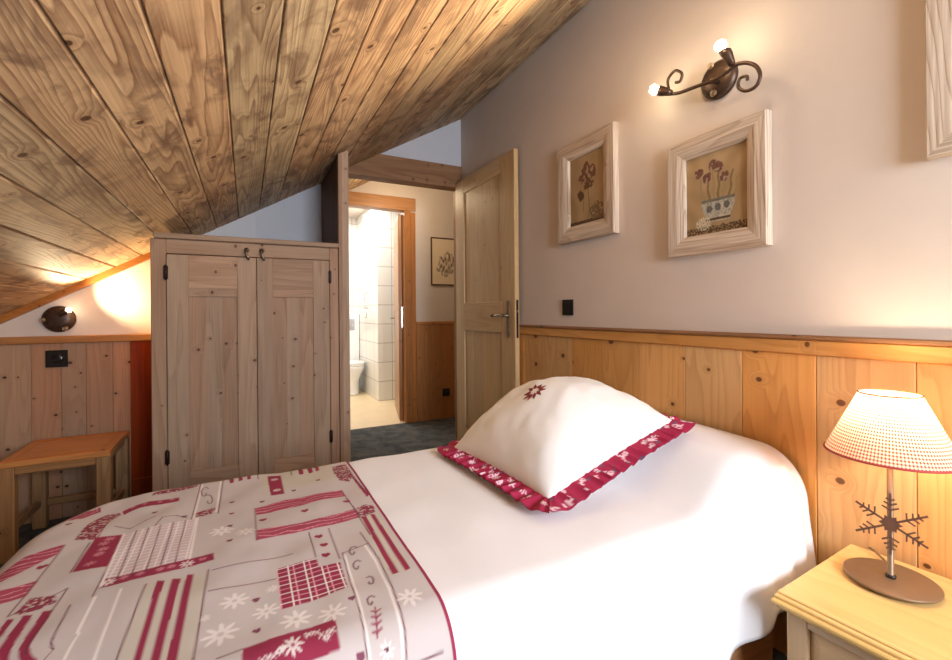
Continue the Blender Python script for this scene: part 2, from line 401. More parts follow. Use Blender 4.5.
# ------------------------------------------------------------------ wainscots (boards in one mesh each)
b = MB(); fx = 1.516
edges = [.493+.2245*k for k in range(-8, 13)]
edges = [YN]+[v for v in edges if YN+.03 < v < YD-.03]+[YD-.012]
for a, c in zip(edges, edges[1:]): b.box(fx, XR, a+.0007, c-.0007, 0, Z(-.137), 'Z', bev=.002)
b.box(1.506, XR, YN, YD-.012, Z(-.137), Z(-.091), 'Y', bev=.004)
struct('trim_5', b, 'pine')
struct('trim_6', MB().box(1.498, XR, YN, YD-.012, Z(-.091), Z(-.078), 'Y', bev=.003), 'beam')
b = MB(); fy = 3.186
edges = [XL, -1.86, -1.74, -1.62, -1.5, -1.38, -1.26, -1.14, -1.016, -.895, -.79, -.672, -.592]
for a, c in zip(edges, edges[1:]): b.box(a+.0006, c-.0006, fy, YD, 0, Z(-.149), 'Z', bev=.0015)
struct('trim_7', b, 'pine_back')
struct('trim_8', MB().box(-.592, -.42, fy-.004, YD, 0, Z(-.149), 'Z', bev=.002), 'red')
struct('trim_9', MB().box(XL, -.42, fy-.016, YD, Z(-.149), Z(-.109), 'X', bev=.004), 'orange')
struct('baseboard_back', MB().box(-.588, -.42, fy-.016, fy-.005, 0, Z(-.94), 'X', bev=.003), 'red')
struct('trim_10', MB().prism([(XL, zc(XL)-.038), (-.41, zc(-.41)-.038), (-.41, zc(-.41)), (XL, zc(XL))], YD-.03, YD, 'Y', 'X'), 'orange')
b = MB()
for a, c in ((1.528, 1.66), (1.66, 1.8), (1.8, 1.94), (1.94, 2.1), (2.1, 2.3), (2.3, 2.6)): b.box(a+.0006, c-.0006, YC-.012, YC, 0, Z(-.12), 'Z', bev=.0015)
b.box(1.528, 2.6, YC-.02, YC, Z(-.12), Z(-.09), 'X')
struct('trim_11', b, 'orange')

# ------------------------------------------------------------------ bedroom door, open against the wall
d = sroot('door_1', (1.486, 3.17, .01))
X0, X1, Y0, Y1, ZB, ZT = 1.468, 1.500, 2.317, 3.178, .012, Z(1.008)
b = MB()
b.box(X0, X1, Y0, 2.484, ZB, ZT, 'Z', bev=.003)
b.box(X0, X1, 3.036, Y1, ZB, ZT, 'Z', bev=.003)
b.box(X0+.0005, X1-.0005, 2.484, 3.036, Z(.90), ZT, 'Y', bev=.002)
b.box(X0+.0005, X1-.0005, 2.484, 3.036, Z(-.135), Z(.07), 'Y', bev=.002)
b.box(X0+.0005, X1-.0005, 2.484, 3.036, ZB, ZB+.2, 'Y', bev=.002)
obj('door_frame', b, 'door', d)
for n, z0, z1 in (('upper', Z(.07), Z(.90)), ('lower', ZB+.2, Z(-.135))):
    b = MB(); ys = [2.484, 2.60, 2.75, 2.90, 3.036]
    for a, c in zip(ys, ys[1:]): b.box(X0+.010, X1-.010, a, c, z0, z1, 'Z', bev=0)
    obj('door_panel', b, 'door', d)
pz0, pz1 = Z(-.165), Z(.075)
b = MB(); yy = 2.395
b.prism([(yy-.013, pz0+.02), (yy-.018, pz0+.03), (yy-.013, pz0+.04), (yy-.013, pz1-.03), (yy-.016, pz1-.02), (yy-.008, pz1-.006), (yy, pz1), (yy+.008, pz1-.006), (yy+.016, pz1-.02), (yy+.013, pz1-.03), (yy+.013, pz0+.04), (yy+.018, pz0+.03), (yy+.013, pz0+.02), (yy+.006, pz0+.006), (yy, pz0), (yy-.006, pz0+.006)], X0-.005, X0, 'X')
lp = obj('handle_plate', b, 'pewter', d)
b = MB(); hz = Z(-.022)
b.lathe([(.004, .0), (.013, .001), (.013, .006), (.009, .010), (.008, .04), (.010, .045), (.009, .052), (.0, .054)], (X0-.004, yy, hz), (-1, 0, 0), 16)
b.tube([(X0-.046, yy-.004, hz), (X0-.048, yy+.03, hz+.003), (X0-.048, yy+.06, hz+.002), (X0-.046, yy+.09, hz-.002), (X0-.046, yy+.12, hz+.0)], [.008, .0065, .006, .0055, .0065], 12)
b.lathe([(.001, -.014), (.009, -.011), (.012, 0), (.009, .010), (.001, .013)], (X0-.046, yy+.128, hz+.001), (0, 1, 0), 14)
obj('lever_handle', b, 'pewter', d)
b = MB().lathe([(.0, 0), (.004, .0), (.004, .002), (0, .002)], (X0-.005, yy, Z(-.10)), (-1, 0, 0), 12)
obj('keyhole', b, 'darkmetal', d)
obj('lock_plate', MB().box(1.477, 1.491, Y0-.002, Y0+.001, Z(-.16), Z(.075), bev=0), 'darkmetal', d)
obj('latch_bolt', MB().box(1.479, 1.489, Y0-.007, Y0, Z(-.005), Z(.012), bev=.002), 'chrome', d)
for z in (.25, 1.1, 1.95):
    obj('hinge', MB().lathe([(.006, 0), (.006, .09)], (1.495, Y1+.004, z), (0, 0, 1), 10).box(1.478, 1.492, Y1-.001, Y1+.002, z, z+.09), 'darkmetal', d)

# bathroom door, ajar into the bathroom
d = sroot('door_2', (1.40, 4.40, .01))
ang = math.atan2(.178, .74)
Mx = Matrix.Translation((1.372, 4.36, 0)) @ Matrix.Rotation(-ang, 4, 'Z')
b = MB(); b.box(0, .036, 0, .74, .012, Z(1.0), 'Z', M=Mx)
obj('door_leaf', b, 'orange', d)
b = MB(); b.tube([Mx @ Vector(p) for p in ((0, .68, Z(-.06)), (-.045, .68, Z(-.06)), (-.05, .65, Z(-.06)), (-.05, .57, Z(-.06)))], .008, 8)
b.box(-.004, 0, .665, .695, Z(-.15), Z(.03), M=Mx)
obj('lever_handle', b, 'chrome', d)
b = MB(); b.box(.028, .042, -.003, .001, Z(-.15), Z(.06), M=Mx)
obj('lock_plate', b, 'chrome', d)

# ------------------------------------------------------------------ closet
CY = 2.69
c = thing('closet', (.03, 3.0, 0), 'washed pine built-in closet with two tall panelled doors under the sloping ceiling', 'closet')
b = MB()
b.box(-.418, -.354, CY, CY+.03, 0, Z(.382), 'Z').box(.434, .484, CY, CY+.03, 0, Z(.382), 'Z')
b.box(-.354, .434, CY+.001, CY+.029, Z(.309), Z(.382), 'X').box(-.354, .434, CY+.001, CY+.029, 0, Z(-.925), 'X')
obj('front_frame', b, 'closet', c)
obj('top_board', MB().box(-.404, .484, CY-.022, YB-.002, Z(.382), Z(.409), 'X', bev=.006), 'closet', c)
obj('side_panel', MB().box(-.415, -.397, CY+.03, YB-.03, 0, Z(.38), 'Z'), 'closet', c)
obj('side_panel', MB().box(.465, .484, CY+.03, YB-.03, 0, Z(.38), 'Z'), 'closet', c)
def cdoor(xa, xb, sa, sb, zt):
    b = MB(); y0, y1 = CY-.006, CY+.018; zb = Z(-.92)
    b.box(xa, sa, y0, y1, zb, zt, 'Z', bev=.002).box(sb, xb, y0, y1, zb, zt, 'Z', bev=.002)
    b.box(sa, sb, y0+.0005, y1, Z(.135), zt, 'X', bev=.0015).box(sa, sb, y0+.0005, y1, Z(.092), Z(.135), 'X', bev=.0015)
    b.box(sa, sb, y0+.0005, y1, zb, Z(-.80), 'X', bev=.002)
    o = obj('door', b, 'closet', c)
    b = MB(); n = 3; w = (sb-sa)/n
    for i in range(n): b.box(sa+i*w, sa+(i+1)*w, y0+.009, y1-.004, Z(-.80), Z(.092), 'Z', bev=.0005)
    obj('panel', b, 'closet', o); return o
dl = cdoor(-.351, .0515, -.258, -.040, Z(.304)); dr = cdoor(.0545, .431, .133, .342, Z(.306))
for dd, x, z in ((dl, -.354, Z(.175)), (dl, -.354, Z(-.75)), (dr, .434, Z(.175)), (dr, .434, Z(-.75))):
    obj('hinge', MB().lathe([(.0, -.002), (.005, 0), (.005, .075), (0, .077)], (x, CY-.008, z), (0, 0, 1), 10).box(x-.010, x+.010, CY-.0075, CY-.006, z+.004, z+.07), 'darkmetal', dd)
for dd, x, m in ((dl, .006, 1), (dr, .08, 1)):
    b = MB(); zz = Z(.345)
    b.lathe([(.0, .0), (.011, .001), (.013, .005), (.010, .010), (.0, .012)], (x, CY+.0, zz), (0, -1, 0), 14)
    b.tube([(x, CY-.012, zz), (x-.004, CY-.018, zz-.014), (x, CY-.02, zz-.03), (x+.008, CY-.018, zz-.044), (x+.010, CY-.014, zz-.054)], [.007, .006, .006, .007, .005], 10)
    obj('turn_latch', b, 'pewter', dd)

# ------------------------------------------------------------------ small wooden table
sx0, sx1, sy0, sy1, sz = -.985, -.588, 2.72, 3.13, Z(-.65)
s = thing('side_table', ((sx0+sx1)/2, (sy0+sy1)/2, 0), 'small square orange-brown wooden side table against the knotty back wall', 'table')
b = MB(); fw = .045
b.box(sx0+fw, sx1-fw, sy0+fw, sy1-fw, sz-.02, sz-.002, 'X', bev=.001)
for a in ((sx0, sx1, sy0, sy0+fw, 'X'), (sx0, sx1, sy1-fw, sy1, 'X')): b.box(a[0], a[1], a[2], a[3], sz-.028, sz, a[4])
for a in ((sx0, sx0+fw), (sx1-fw, sx1)): b.box(a[0], a[1], sy0+fw, sy1-fw, sz-.028, sz, 'Y')
obj('tabletop', b, 'stool', s)
for x in (sx0, sx1-.055):
    for y in (sy0, sy1-.055): obj('leg', MB().box(x, x+.055, y+.003, y+.052, 0, sz-.028, 'Z', bev=.004), 'stoolleg', s)
b = MB()
for y in (sy0+.010, sy1-.035): b.box(sx0+.055, sx1-.055, y, y+.022, sz-.065, sz-.028, 'X')
for x in (sx0+.010, sx1-.035): b.box(x, x+.022, sy0+.052, sy1-.052, sz-.065, sz-.028, 'Y')
obj('apron', b, 'stoolleg', s)
b = MB()
b.box(sx0+.055, sx1-.055, sy1-.035, sy1-.013, .11, .145, 'X')
for x in (sx0+.015, sx1-.037): b.box(x, x+.022, sy0+.052, sy1-.052, .11, .145, 'Y')
obj('stretcher', b, 'stoolleg', s)

# ------------------------------------------------------------------ bed
bd = thing('bed', (.5, 1.15, 0), 'single bed with wooden side rails standing against the pine panelling, under white bedding', 'bed')
b = MB()
b.box(-.28, 1.275, .71, .735, .13, .335, 'X', bev=.005).box(-.28, 1.275, 1.555, 1.58, .13, .335, 'X', bev=.005)
b.box(-.30, -.275, .735, 1.555, .13, .335, 'Y', bev=.005).box(1.25, 1.275, .735, 1.555, .13, .335, 'Y', bev=.005)
b.box(-.27, 1.25, .74, 1.55, .29, .315, 'X')
obj('bed_base', b, 'bedwood', bd)
for x in (-.26, 1.19):
    for y in (.75, 1.47): obj('leg', MB().box(x, x+.06, y, y+.06, 0, .135, 'Z', bev=.006), 'bedwood', bd)
def rrect(x0, x1, y0, y1, r):
    P = []
    for cx, cy, a0, rr in ((x1-.03, y1-.03, 0, .03), (x0+r, y1-r, 90, r), (x0+r, y0+r, 180, r), (x1-.03, y0+.03, 270, .03)):
        for k in range(7):
            a = math.radians(a0+k*15); P.append((cx+rr*math.cos(a), cy+rr*math.sin(a)))
    return P
mt = MB().prism(rrect(-.42, 1.49, .735, 1.565, .21), .337, .565, 'Z', 'X')
obj('mattress', mt, 'mattress', bd)

CX0, CYA, CYB, RO = -.23, .93, 1.37, .25
def hump(x): return sm(.95, 1.22, x)
def top_z(x, y):
    hh = hump(x)
    z = Z(-.515)+.105*hh - .03*sm(1.34, 1.5, x)
    z += hh*.012*(1-((y-1.15)/.45)**2)
    z += .0035*noise.noise(Vector((x*14, y*11, 7)))*(1-sm(.2, .4, x))
    z += .006*noise.noise(Vector((x*3.1, y*3.7, 1.3)))+.003*noise.noise(Vector((x*9, y*7, 4.1)))
    return z
def hem_z(p):
    for (a, za), (c_, zb_) in zip(((-9, -.93), (.85, -.93), (1.03, -.84), (1.17, -.76), (1.36, -.77)), ((.85, -.93), (1.03, -.84), (1.17, -.76), (1.36, -.77), (9, -.79))):
        if a <= p <= c_: return Z(za+(zb_-za)*(p-a)/(c_-a))
DM = .58
def cloth(p, q, off=0.0):
    """position of the cloth point lying at (p, q) when spread flat; off = distance above the bed"""
    du = max(0, CX0-p); dv = (CYA-q if q < CYA else max(0, q-CYB)); sg = -1 if q < CYA else 1
    hh = hump(p); r = .07+.06*hh; ro = RO+.018*hh-.075*sm(1.26, 1.50, p); d0 = ro-r
    d = max(du, dv)
    if q < CYA and du == 0:
        tz = Z(-.515)+.105*hh; full = d0+r*PI/2+(tz-hem_z(p)-r)
        if d > d0: d = d0+(d-d0)*(full-d0)/(DM-d0)
    n = math.hypot(du, dv)
    dx, dy = (-du/n, sg*dv/n) if n > 0 else (0, 0)
    if d <= d0: g, h_, ny, nz = d, 0, 0, 1
    elif d <= d0+r*PI/2:
        a = (d-d0)/r; g, h_, ny, nz = d0+r*math.sin(a), r*(1-math.cos(a)), math.sin(a), math.cos(a)
    else: g, h_, ny, nz = ro, r+(d-d0-r*PI/2), 1, 0
    fold = 0
    if h_ > r*.6:
        k = min(1, (h_-r*.6)/.25)
        s_ = p*1.0+ q*.9*sg if du > 0 else p
        fold = k*(.012*math.sin(s_*23+2*noise.noise(Vector((p*3, q*3, 0))))+.008*math.sin(s_*51+1))+k*.012
    cx, cy = max(p, CX0), min(max(q, CYA), CYB)
    x, y = cx+dx*(g+fold+off*ny), cy+dy*(g+fold+off*ny)
    return Vector((x, y, top_z(x, y)-h_+off*nz))
def clothmesh(p0, p1, q0, q1, step, off, paint=None, thick=.004):
    np_, nq = max(2, round((p1-p0)/step)), max(2, round((q1-q0)/step)); vs = []; cs = []
    for i in range(np_+1):
        for j in range(nq+1):
            p, q = p0+(p1-p0)*i/np_, q0+(q1-q0)*j/nq
            vs.append(cloth(p, q, off))
            if paint: cs.append(paint[i][j])
    fs = [[i*(nq+1)+j, (i+1)*(nq+1)+j, (i+1)*(nq+1)+j+1, i*(nq+1)+j+1] for i in range(np_) for j in range(nq)]
    m = MB(); m.add(vs, fs, smooth=True, cols=cs if paint else None); return m
m = clothmesh(CX0-DM, 1.492, CYA-DM, CYB+DM, .0125, .004)
sp = obj('bedspread', m, 'duvet'); tag(sp, 'plain white bedspread draped over the bed and bulging over the head end', 'bedspread')
md = sp.modifiers.new('thickness', 'SOLIDIFY'); md.thickness = .003; md.offset = -1

# printed runner: pattern drawn in the plane of the cloth, metres
PAT=[('P','t',[(-0.17,1.023),(-0.07,1.026),(-0.074,0.738),(-0.176,0.792)]),('P','t',[(0.242,1.125),(0.294,1.129),(0.286,0.843),(0.244,0.836)]),('P','t',[(0.04,1.541),(0.146,1.584),(0.253,1.593),(0.247,1.409),(0.036,1.388)]),('P','n',[(-0.256,1.297),(-0.244,1.058),(-0.107,1.09),(-0.111,1.309)]),('P','m',[(-0.35,1.317),(-0.35,1.386),(-0.349,1.476),(-0.312,1.469),(-0.303,1.377),(-0.304,1.292)]),('P','m',[(-0.355,1.037),(-0.349,1.082),(-0.312,1.071),(-0.303,1.045),(-0.321,1.033),(-0.345,1.029)]),('P','m',[(0.249,1.528),(0.293,1.537),(0.293,1.412),(0.274,1.367),(0.249,1.389),(0.244,1.459)]),('P','m',[(0.252,1.171),(0.276,1.182),(0.294,1.161),(0.288,1.125),(0.262,1.114),(0.248,1.128)]),('P','m',[(-0.124,1.342),(-0.099,1.354),(-0.073,1.357),(-0.081,1.318),(-0.107,1.313),(-0.12,1.321)]),('P','m',[(-0.24,1.554),(-0.131,1.587),(-0.132,1.545),(-0.239,1.534)]),('P','r',[(-0.246,1.052),(-0.244,1.086),(-0.22,1.082),(-0.065,1.093),(-0.062,1.06),(-0.214,1.051)]),('P','r',[(-0.309,1.305),(-0.255,1.294),(-0.252,1.138),(-0.309,1.147)]),('P','p',[(-0.362,1.303),(-0.363,1.257),(-0.423,1.178),(-0.441,1.228),(-0.42,1.279)]),('P','p',[(-0.36,1.152),(-0.359,1.096),(-0.39,1.086),(-0.413,1.079),(-0.433,1.132),(-0.409,1.139)]),('P','r',[(-0.304,1.468),(-0.236,1.487),(-0.169,1.484),(-0.166,1.453),(-0.252,1.45),(-0.299,1.442)]),('P','r',[(0.055,1.539),(0.094,1.534),(0.094,1.373),(0.058,1.377)]),('P','p',[(0.017,1.31),(0.092,1.327),(0.24,1.317),(0.243,1.268),(0.123,1.261),(0.02,1.262)]),('P','p',[(0.018,1.163),(0.114,1.156),(0.249,1.167),(0.249,1.115),(0.108,1.111),(0.017,1.108)]),('P','k',[(0.051,0.974),(0.126,0.973),(0.126,0.937),(0.167,0.936),(0.164,0.844),(0.049,0.834)]),('P','r',[(-0.008,0.762),(0.128,0.767),(0.125,0.715),(-0.011,0.709)]),('P','r',[(-0.153,1.027),(-0.141,1.022),(-0.142,0.815),(-0.144,0.739),(-0.154,0.744),(-0.152,0.82)]),('P','r',[(-0.129,1.024),(-0.115,1.019),(-0.117,0.802),(-0.118,0.726),(-0.13,0.732),(-0.13,0.809)]),('P','r',[(-0.106,1.029),(-0.094,1.024),(-0.094,0.79),(-0.095,0.713),(-0.108,0.72),(-0.108,0.797)]),('P','r',[(-0.359,1.022),(-0.349,1.02),(-0.346,0.923),(-0.355,0.928)]),('P','r',[(-0.339,1.024),(-0.326,1.019),(-0.316,0.848),(-0.336,0.858)]),('P','r',[(-0.314,1.023),(-0.299,1.018),(-0.297,0.838),(-0.308,0.844)]),('P','r',[(-0.054,1.612),(-0.041,1.614),(-0.036,1.536),(-0.047,1.533)]),('P','r',[(-0.027,1.616),(-0.015,1.615),(-0.013,1.542),(-0.024,1.539)]),('P','r',[(-0.001,1.617),(0.009,1.617),(0.01,1.543),(0.0,1.539)]),('P','r',[(0.148,1.605),(0.164,1.607),(0.159,1.51),(0.146,1.507)]),('P','r',[(0.175,1.607),(0.192,1.609),(0.188,1.514),(0.175,1.506)]),('P','r',[(0.2,1.611),(0.213,1.615),(0.208,1.519),(0.197,1.514)]),('P','r',[(0.251,1.118),(0.262,1.114),(0.261,0.841),(0.249,0.841)]),('P','r',[(0.273,1.119),(0.284,1.115),(0.285,0.842),(0.273,0.84)]),('P','r',[(0.286,1.407),(0.293,1.403),(0.3,1.237),(0.291,1.227)]),('L','p',14,[(-0.418,1.544),(-0.431,1.476)]),('L','p',14,[(-0.405,1.547),(-0.412,1.469)]),('L','p',14,[(-0.389,1.548),(-0.397,1.47)]),('L','d',2.5,[(-0.17,1.023),(-0.174,0.849),(-0.175,0.773)]),('L','d',2.5,[(-0.07,1.026),(-0.073,0.778),(-0.072,0.701)]),('L','d',2.5,[(-0.251,1.175),(-0.249,1.028)]),('L','d',2.5,[(-0.277,1.019),(-0.273,0.924),(-0.277,0.889),(-0.278,0.828)]),('L','d',2.5,[(-0.361,1.298),(-0.362,1.035)]),('L','d',2.5,[(-0.299,1.086),(-0.361,1.032)]),('L','d',2.5,[(-0.299,1.086),(-0.301,1.018),(-0.302,0.9)]),('L','d',2.5,[(-0.315,1.285),(-0.312,1.149)]),('L','d',2.5,[(-0.124,1.587),(-0.124,1.307)]),('L','d',2.5,[(-0.066,1.583),(-0.067,1.314)]),('L','d',2.5,[(0.017,1.31),(0.017,1.108)]),('L','d',2.5,[(0.24,1.317),(0.249,1.02)]),('L','d',2.5,[(0.126,1.099),(0.125,0.977)]),('L','d',2.5,[(0.17,1.1),(0.169,0.95)]),('L','d',2.5,[(-0.063,1.02),(0.083,1.016)]),('L','d',2.5,[(-0.064,0.946),(0.047,0.939)]),('L','d',2.5,[(0.178,0.972),(0.172,0.867),(0.169,0.775),(0.163,0.701),(0.158,0.656),(0.143,0.587)]),('L','d',2.5,[(0.235,0.982),(0.24,0.912),(0.236,0.802),(0.228,0.714),(0.215,0.645),(0.199,0.594),(0.188,0.563)]),('L','d',2.5,[(0.178,0.972),(0.235,0.982)]),('L','d',2.5,[(0.223,0.673),(0.283,0.676)]),('L','d',2.5,[(-0.008,0.762),(-0.042,0.76)]),('L','d',2.5,[(0.126,1.617),(0.124,1.514)]),('L','d',2.5,[(0.027,1.587),(0.03,1.527)]),('L','d',2.5,[(0.29,1.385),(0.3,1.237)]),('L','d',2.5,[(0.232,1.045),(0.235,0.982)]),('L','d',2.5,[(0.239,1.248),(0.251,1.108)]),('L','w',4,[(-0.244,1.025),(-0.243,0.868),(-0.242,0.791)]),('L','w',4,[(-0.208,1.029),(-0.204,0.848),(-0.202,0.77)]),('L','w',4,[(-0.119,1.581),(-0.12,1.308)]),('L','w',4,[(-0.072,1.583),(-0.072,1.327)]),('L','w',4,[(0.181,0.961),(0.176,0.861),(0.172,0.77),(0.166,0.694),(0.161,0.65),(0.146,0.586)]),('L','w',4,[(0.227,0.977),(0.232,0.908),(0.229,0.799),(0.222,0.713),(0.21,0.646),(0.184,0.566)]),('L','w',4,[(-0.244,1.058),(-0.256,1.297)]),('L','w',4,[(-0.107,1.09),(-0.111,1.309)]),('L','d',2,[(-0.233,1.299),(-0.223,1.063)]),('L','d',2,[(-0.21,1.301),(-0.201,1.068)]),('L','d',2,[(-0.186,1.303),(-0.179,1.073)]),('L','d',2,[(-0.161,1.305),(-0.156,1.078)]),('L','d',2,[(-0.136,1.307),(-0.132,1.084)]),('F','w',0.014,(-0.236,1.069)),('F','w',0.014,(-0.11,1.071)),('F','q',0.008,(-0.212,1.073)),('F','q',0.008,(-0.187,1.072)),('F','q',0.008,(-0.155,1.072)),('F','q',0.008,(-0.083,1.077)),('F','q',0.008,(-0.136,1.073)),('F','q',0.011,(-0.285,1.262)),('F','q',0.011,(-0.281,1.209)),('F','q',0.011,(-0.287,1.17)),('F','q',0.011,(-0.279,1.283)),('F','q',0.011,(-0.279,1.231)),('F','q',0.007,(-0.273,1.472)),('F','q',0.007,(-0.245,1.474)),('F','q',0.007,(-0.212,1.474)),('F','q',0.007,(-0.185,1.478)),('F','w',0.012,(0.074,1.499)),('F','w',0.012,(0.076,1.411)),('F','w',0.022,(0.027,0.844)),('F','w',0.026,(0.07,0.798)),('F','w',0.012,(0.04,0.908)),('F','w',0.024,(0.127,0.786)),('F','w',0.028,(-0.04,0.817)),('F','w',0.024,(-0.022,0.898)),('F','w',0.026,(-0.054,1.199)),('F','w',0.022,(-0.004,1.166)),('F','w',0.024,(0.244,0.648)),('F','w',0.024,(0.256,0.762)),('F','w',0.02,(0.109,0.682)),('F','w',0.016,(0.06,0.738)),('F','w',0.009,(-0.065,0.871)),('F','w',0.012,(0.194,0.698)),('H','d',0.004,(0.194,0.698)),('F','w',0.006,(0.081,0.749)),('F','w',0.006,(0.089,0.75)),('F','w',0.006,(0.097,0.749)),('F','w',0.006,(0.102,0.741)),('F','w',0.006,(0.109,0.735)),('F','w',0.006,(0.114,0.742)),('F','w',0.006,(0.12,0.744)),('F','w',0.006,(0.041,0.735)),('F','w',0.006,(0.032,0.732)),('F','w',0.006,(0.046,0.737)),('F','w',0.006,(0.017,0.731)),('F','w',0.006,(0.024,0.731)),('H','r',0.011,(-0.373,1.208)),('H','r',0.011,(0.033,1.22)),('H','r',0.011,(0.131,1.219)),('H','r',0.011,(0.237,1.223)),('H','r',0.011,(0.144,1.068)),('H','r',0.011,(0.148,1.021)),('H','r',0.011,(0.145,0.976)),('H','v',0.008,(0.012,0.884)),('H','v',0.008,(0.011,0.796)),('H','v',0.008,(0.163,0.805)),('H','v',0.008,(0.153,0.7)),('H','v',0.008,(-0.038,1.376)),('H','v',0.008,(-0.036,1.295)),('H','v',0.008,(-0.038,1.217)),('H','v',0.008,(-0.036,1.133)),('H','v',0.008,(0.035,1.346)),('H','v',0.008,(-0.213,1.399)),('H','v',0.008,(0.191,1.426)),('H','v',0.008,(0.119,1.383)),('H','v',0.008,(-0.142,1.333)),('H','v',0.008,(-0.399,1.429)),('L','e',3,[(0.197,0.907),(0.196,0.903),(0.194,0.899),(0.191,0.898),(0.189,0.902),(0.188,0.91),(0.19,0.919),(0.195,0.926),(0.2,0.928),(0.205,0.921)]),('L','e',3,[(0.203,0.843),(0.202,0.84),(0.202,0.836),(0.204,0.833),(0.207,0.833),(0.21,0.838),(0.212,0.846),(0.212,0.855),(0.208,0.861),(0.202,0.86)]),('L','e',3,[(0.193,0.78),(0.192,0.777),(0.191,0.774),(0.188,0.774),(0.186,0.777),(0.186,0.783),(0.187,0.79),(0.191,0.795),(0.196,0.796),(0.2,0.79)]),('L','e',3,[(-0.105,1.48),(-0.104,1.472),(-0.105,1.463),(-0.108,1.46),(-0.112,1.466),(-0.116,1.483),(-0.118,1.505),(-0.115,1.523),(-0.109,1.529),(-0.101,1.515)]),('L','e',3,[(-0.097,1.422),(-0.097,1.415),(-0.095,1.405),(-0.091,1.399),(-0.088,1.401),(-0.086,1.413),(-0.087,1.433),(-0.091,1.454),(-0.098,1.466),(-0.105,1.461)]),('L','e',3,[(0.201,0.964),(0.2,0.959),(0.198,0.955),(0.195,0.954),(0.193,0.958),(0.192,0.967),(0.194,0.977),(0.199,0.986),(0.205,0.987),(0.21,0.98)]),('L','r',2.5,[(0.194,0.764),(0.183,0.715)]),('L','r',3,[(0.192,0.751),(0.186,0.757)]),('L','r',3,[(0.192,0.751),(0.201,0.755)]),('L','r',3,[(0.19,0.741),(0.183,0.745)]),('L','r',3,[(0.19,0.741),(0.198,0.744)]),('L','r',3,[(0.187,0.731),(0.18,0.734)]),('L','r',3,[(0.187,0.731),(0.195,0.734)]),('L','r',3,[(0.184,0.721),(0.178,0.723)]),('L','r',3,[(0.184,0.721),(0.193,0.724)]),('L','r',2.5,[(0.196,0.681),(0.186,0.641)]),('L','r',3,[(0.194,0.67),(0.189,0.675)]),('L','r',3,[(0.194,0.67),(0.202,0.673)]),('L','r',3,[(0.192,0.662),(0.186,0.666)]),('L','r',3,[(0.192,0.662),(0.2,0.664)]),('L','r',3,[(0.189,0.654),(0.183,0.657)]),('L','r',3,[(0.189,0.654),(0.197,0.656)]),('L','r',3,[(0.187,0.646),(0.181,0.648)]),('L','r',3,[(0.187,0.646),(0.195,0.648)]),('L','d',2,[(-0.198,1.304),(-0.189,1.351),(-0.161,1.349),(-0.135,1.322)]),('L','d',2,[(-0.284,1.35),(-0.249,1.32),(-0.223,1.352),(-0.207,1.368)])]
ST = .0025; rp0, rp1, rq0, rq1 = CX0-.48, .306, CYA-.56, CYB+.5
NP, NQ = round((rp1-rp0)/ST), round((rq1-rq0)/ST)
PC = {k: lin(v) for k, v in dict(base=(208, 199, 198), t=(204, 197, 186), r=(152, 52, 80), p=(172, 76, 100), n=(214, 196, 202), d=(112, 58, 74), w=(244, 238, 236), e=(118, 80, 94), v=(132, 76, 96), q=(226, 160, 172)).items()}
paint = [[None]*(NQ+1) for _ in range(NP+1)]
for i in range(NP+1):
    for j in range(NQ+1):
        k = .96+.05*noise.noise(Vector((i*.02, j*.02, 0)))
        paint[i][j] = tuple(v*k for v in PC['base'])
def gi(x, y): return (x-rp0)/(rp1-rp0)*NP, (y-rq0)/(rq1-rq0)*NQ
def rnd_(i, j, s=0): return noise.noise(Vector((i*.37+s, j*.41, s*3.3)))
def setp(i, j, c, al=1.0):
    if 0 <= i <= NP and 0 <= j <= NQ:
        if al >= 1: paint[i][j] = c
        elif al > 0:
            o = paint[i][j]; paint[i][j] = tuple(p+(q-p)*al for p, q in zip(o, c))
def inside(x, y, P):
    r = False; n = len(P)
    for a in range(n):
        x1, y1 = P[a]; x2, y2 = P[a-1]
        if (y1 > y) != (y2 > y) and x < (x2-x1)*(y-y1)/(y2-y1)+x1: r = not r
    return r
def dpoly(c, pts):
    P = [gi(*p) for p in pts]
    for i in range(int(min(p[0] for p in P)), int(max(p[0] for p in P))+2):
        for j in range(int(min(p[1] for p in P)), int(max(p[1] for p in P))+2):
            al = sum(inside(i+dx, j+dy, P) for dx, dy in ((-.3, -.3), (.3, -.3), (-.3, .3), (.3, .3)))/4
            if al > 0:
                if c == 'm':
                    cc = PC['r'] if rnd_(i*1.1, j*1.1) > -.08 else (PC['e'] if rnd_(i, j, 5) > .1 else PC['t'])
                elif c == 'n': cc = PC['w'] if (i % 7 < 1 or j % 6 < 1) else PC['n']
                elif c == 'k': cc = PC['w'] if (i % 12 in (0,) or j % 12 in (0,)) else (PC['q'] if (i % 12 == 4 or j % 12 == 6) else PC['r'])
                elif c == 'p': cc = PC['p'] if (j*1.0+4*rnd_(i*.2, j*.2)) % 7 > 1.2 else PC['q']
                else: cc = PC[c]
                setp(i, j, cc, al)
def dline(c, w, pts):
    for (x1, y1), (x2, y2) in zip(pts, pts[1:]):
        a, b_ = Vector(gi(x1, y1)), Vector(gi(x2, y2)); r = w/1000/ST/2; r = max(r, .5); L = (b_-a).length
        if L < .01: continue
        u = (b_-a)/L
        for i in range(int(min(a.x, b_.x)-r)-1, int(max(a.x, b_.x)+r)+2):
            for j in range(int(min(a.y, b_.y)-r)-1, int(max(a.y, b_.y)+r)+2):
                d = Vector((i, j))-a; s_ = max(0, min(L, d.dot(u)))
                al = max(0, min(1, r+.5-(d-u*s_).length)); setp(i, j, PC[c], al)
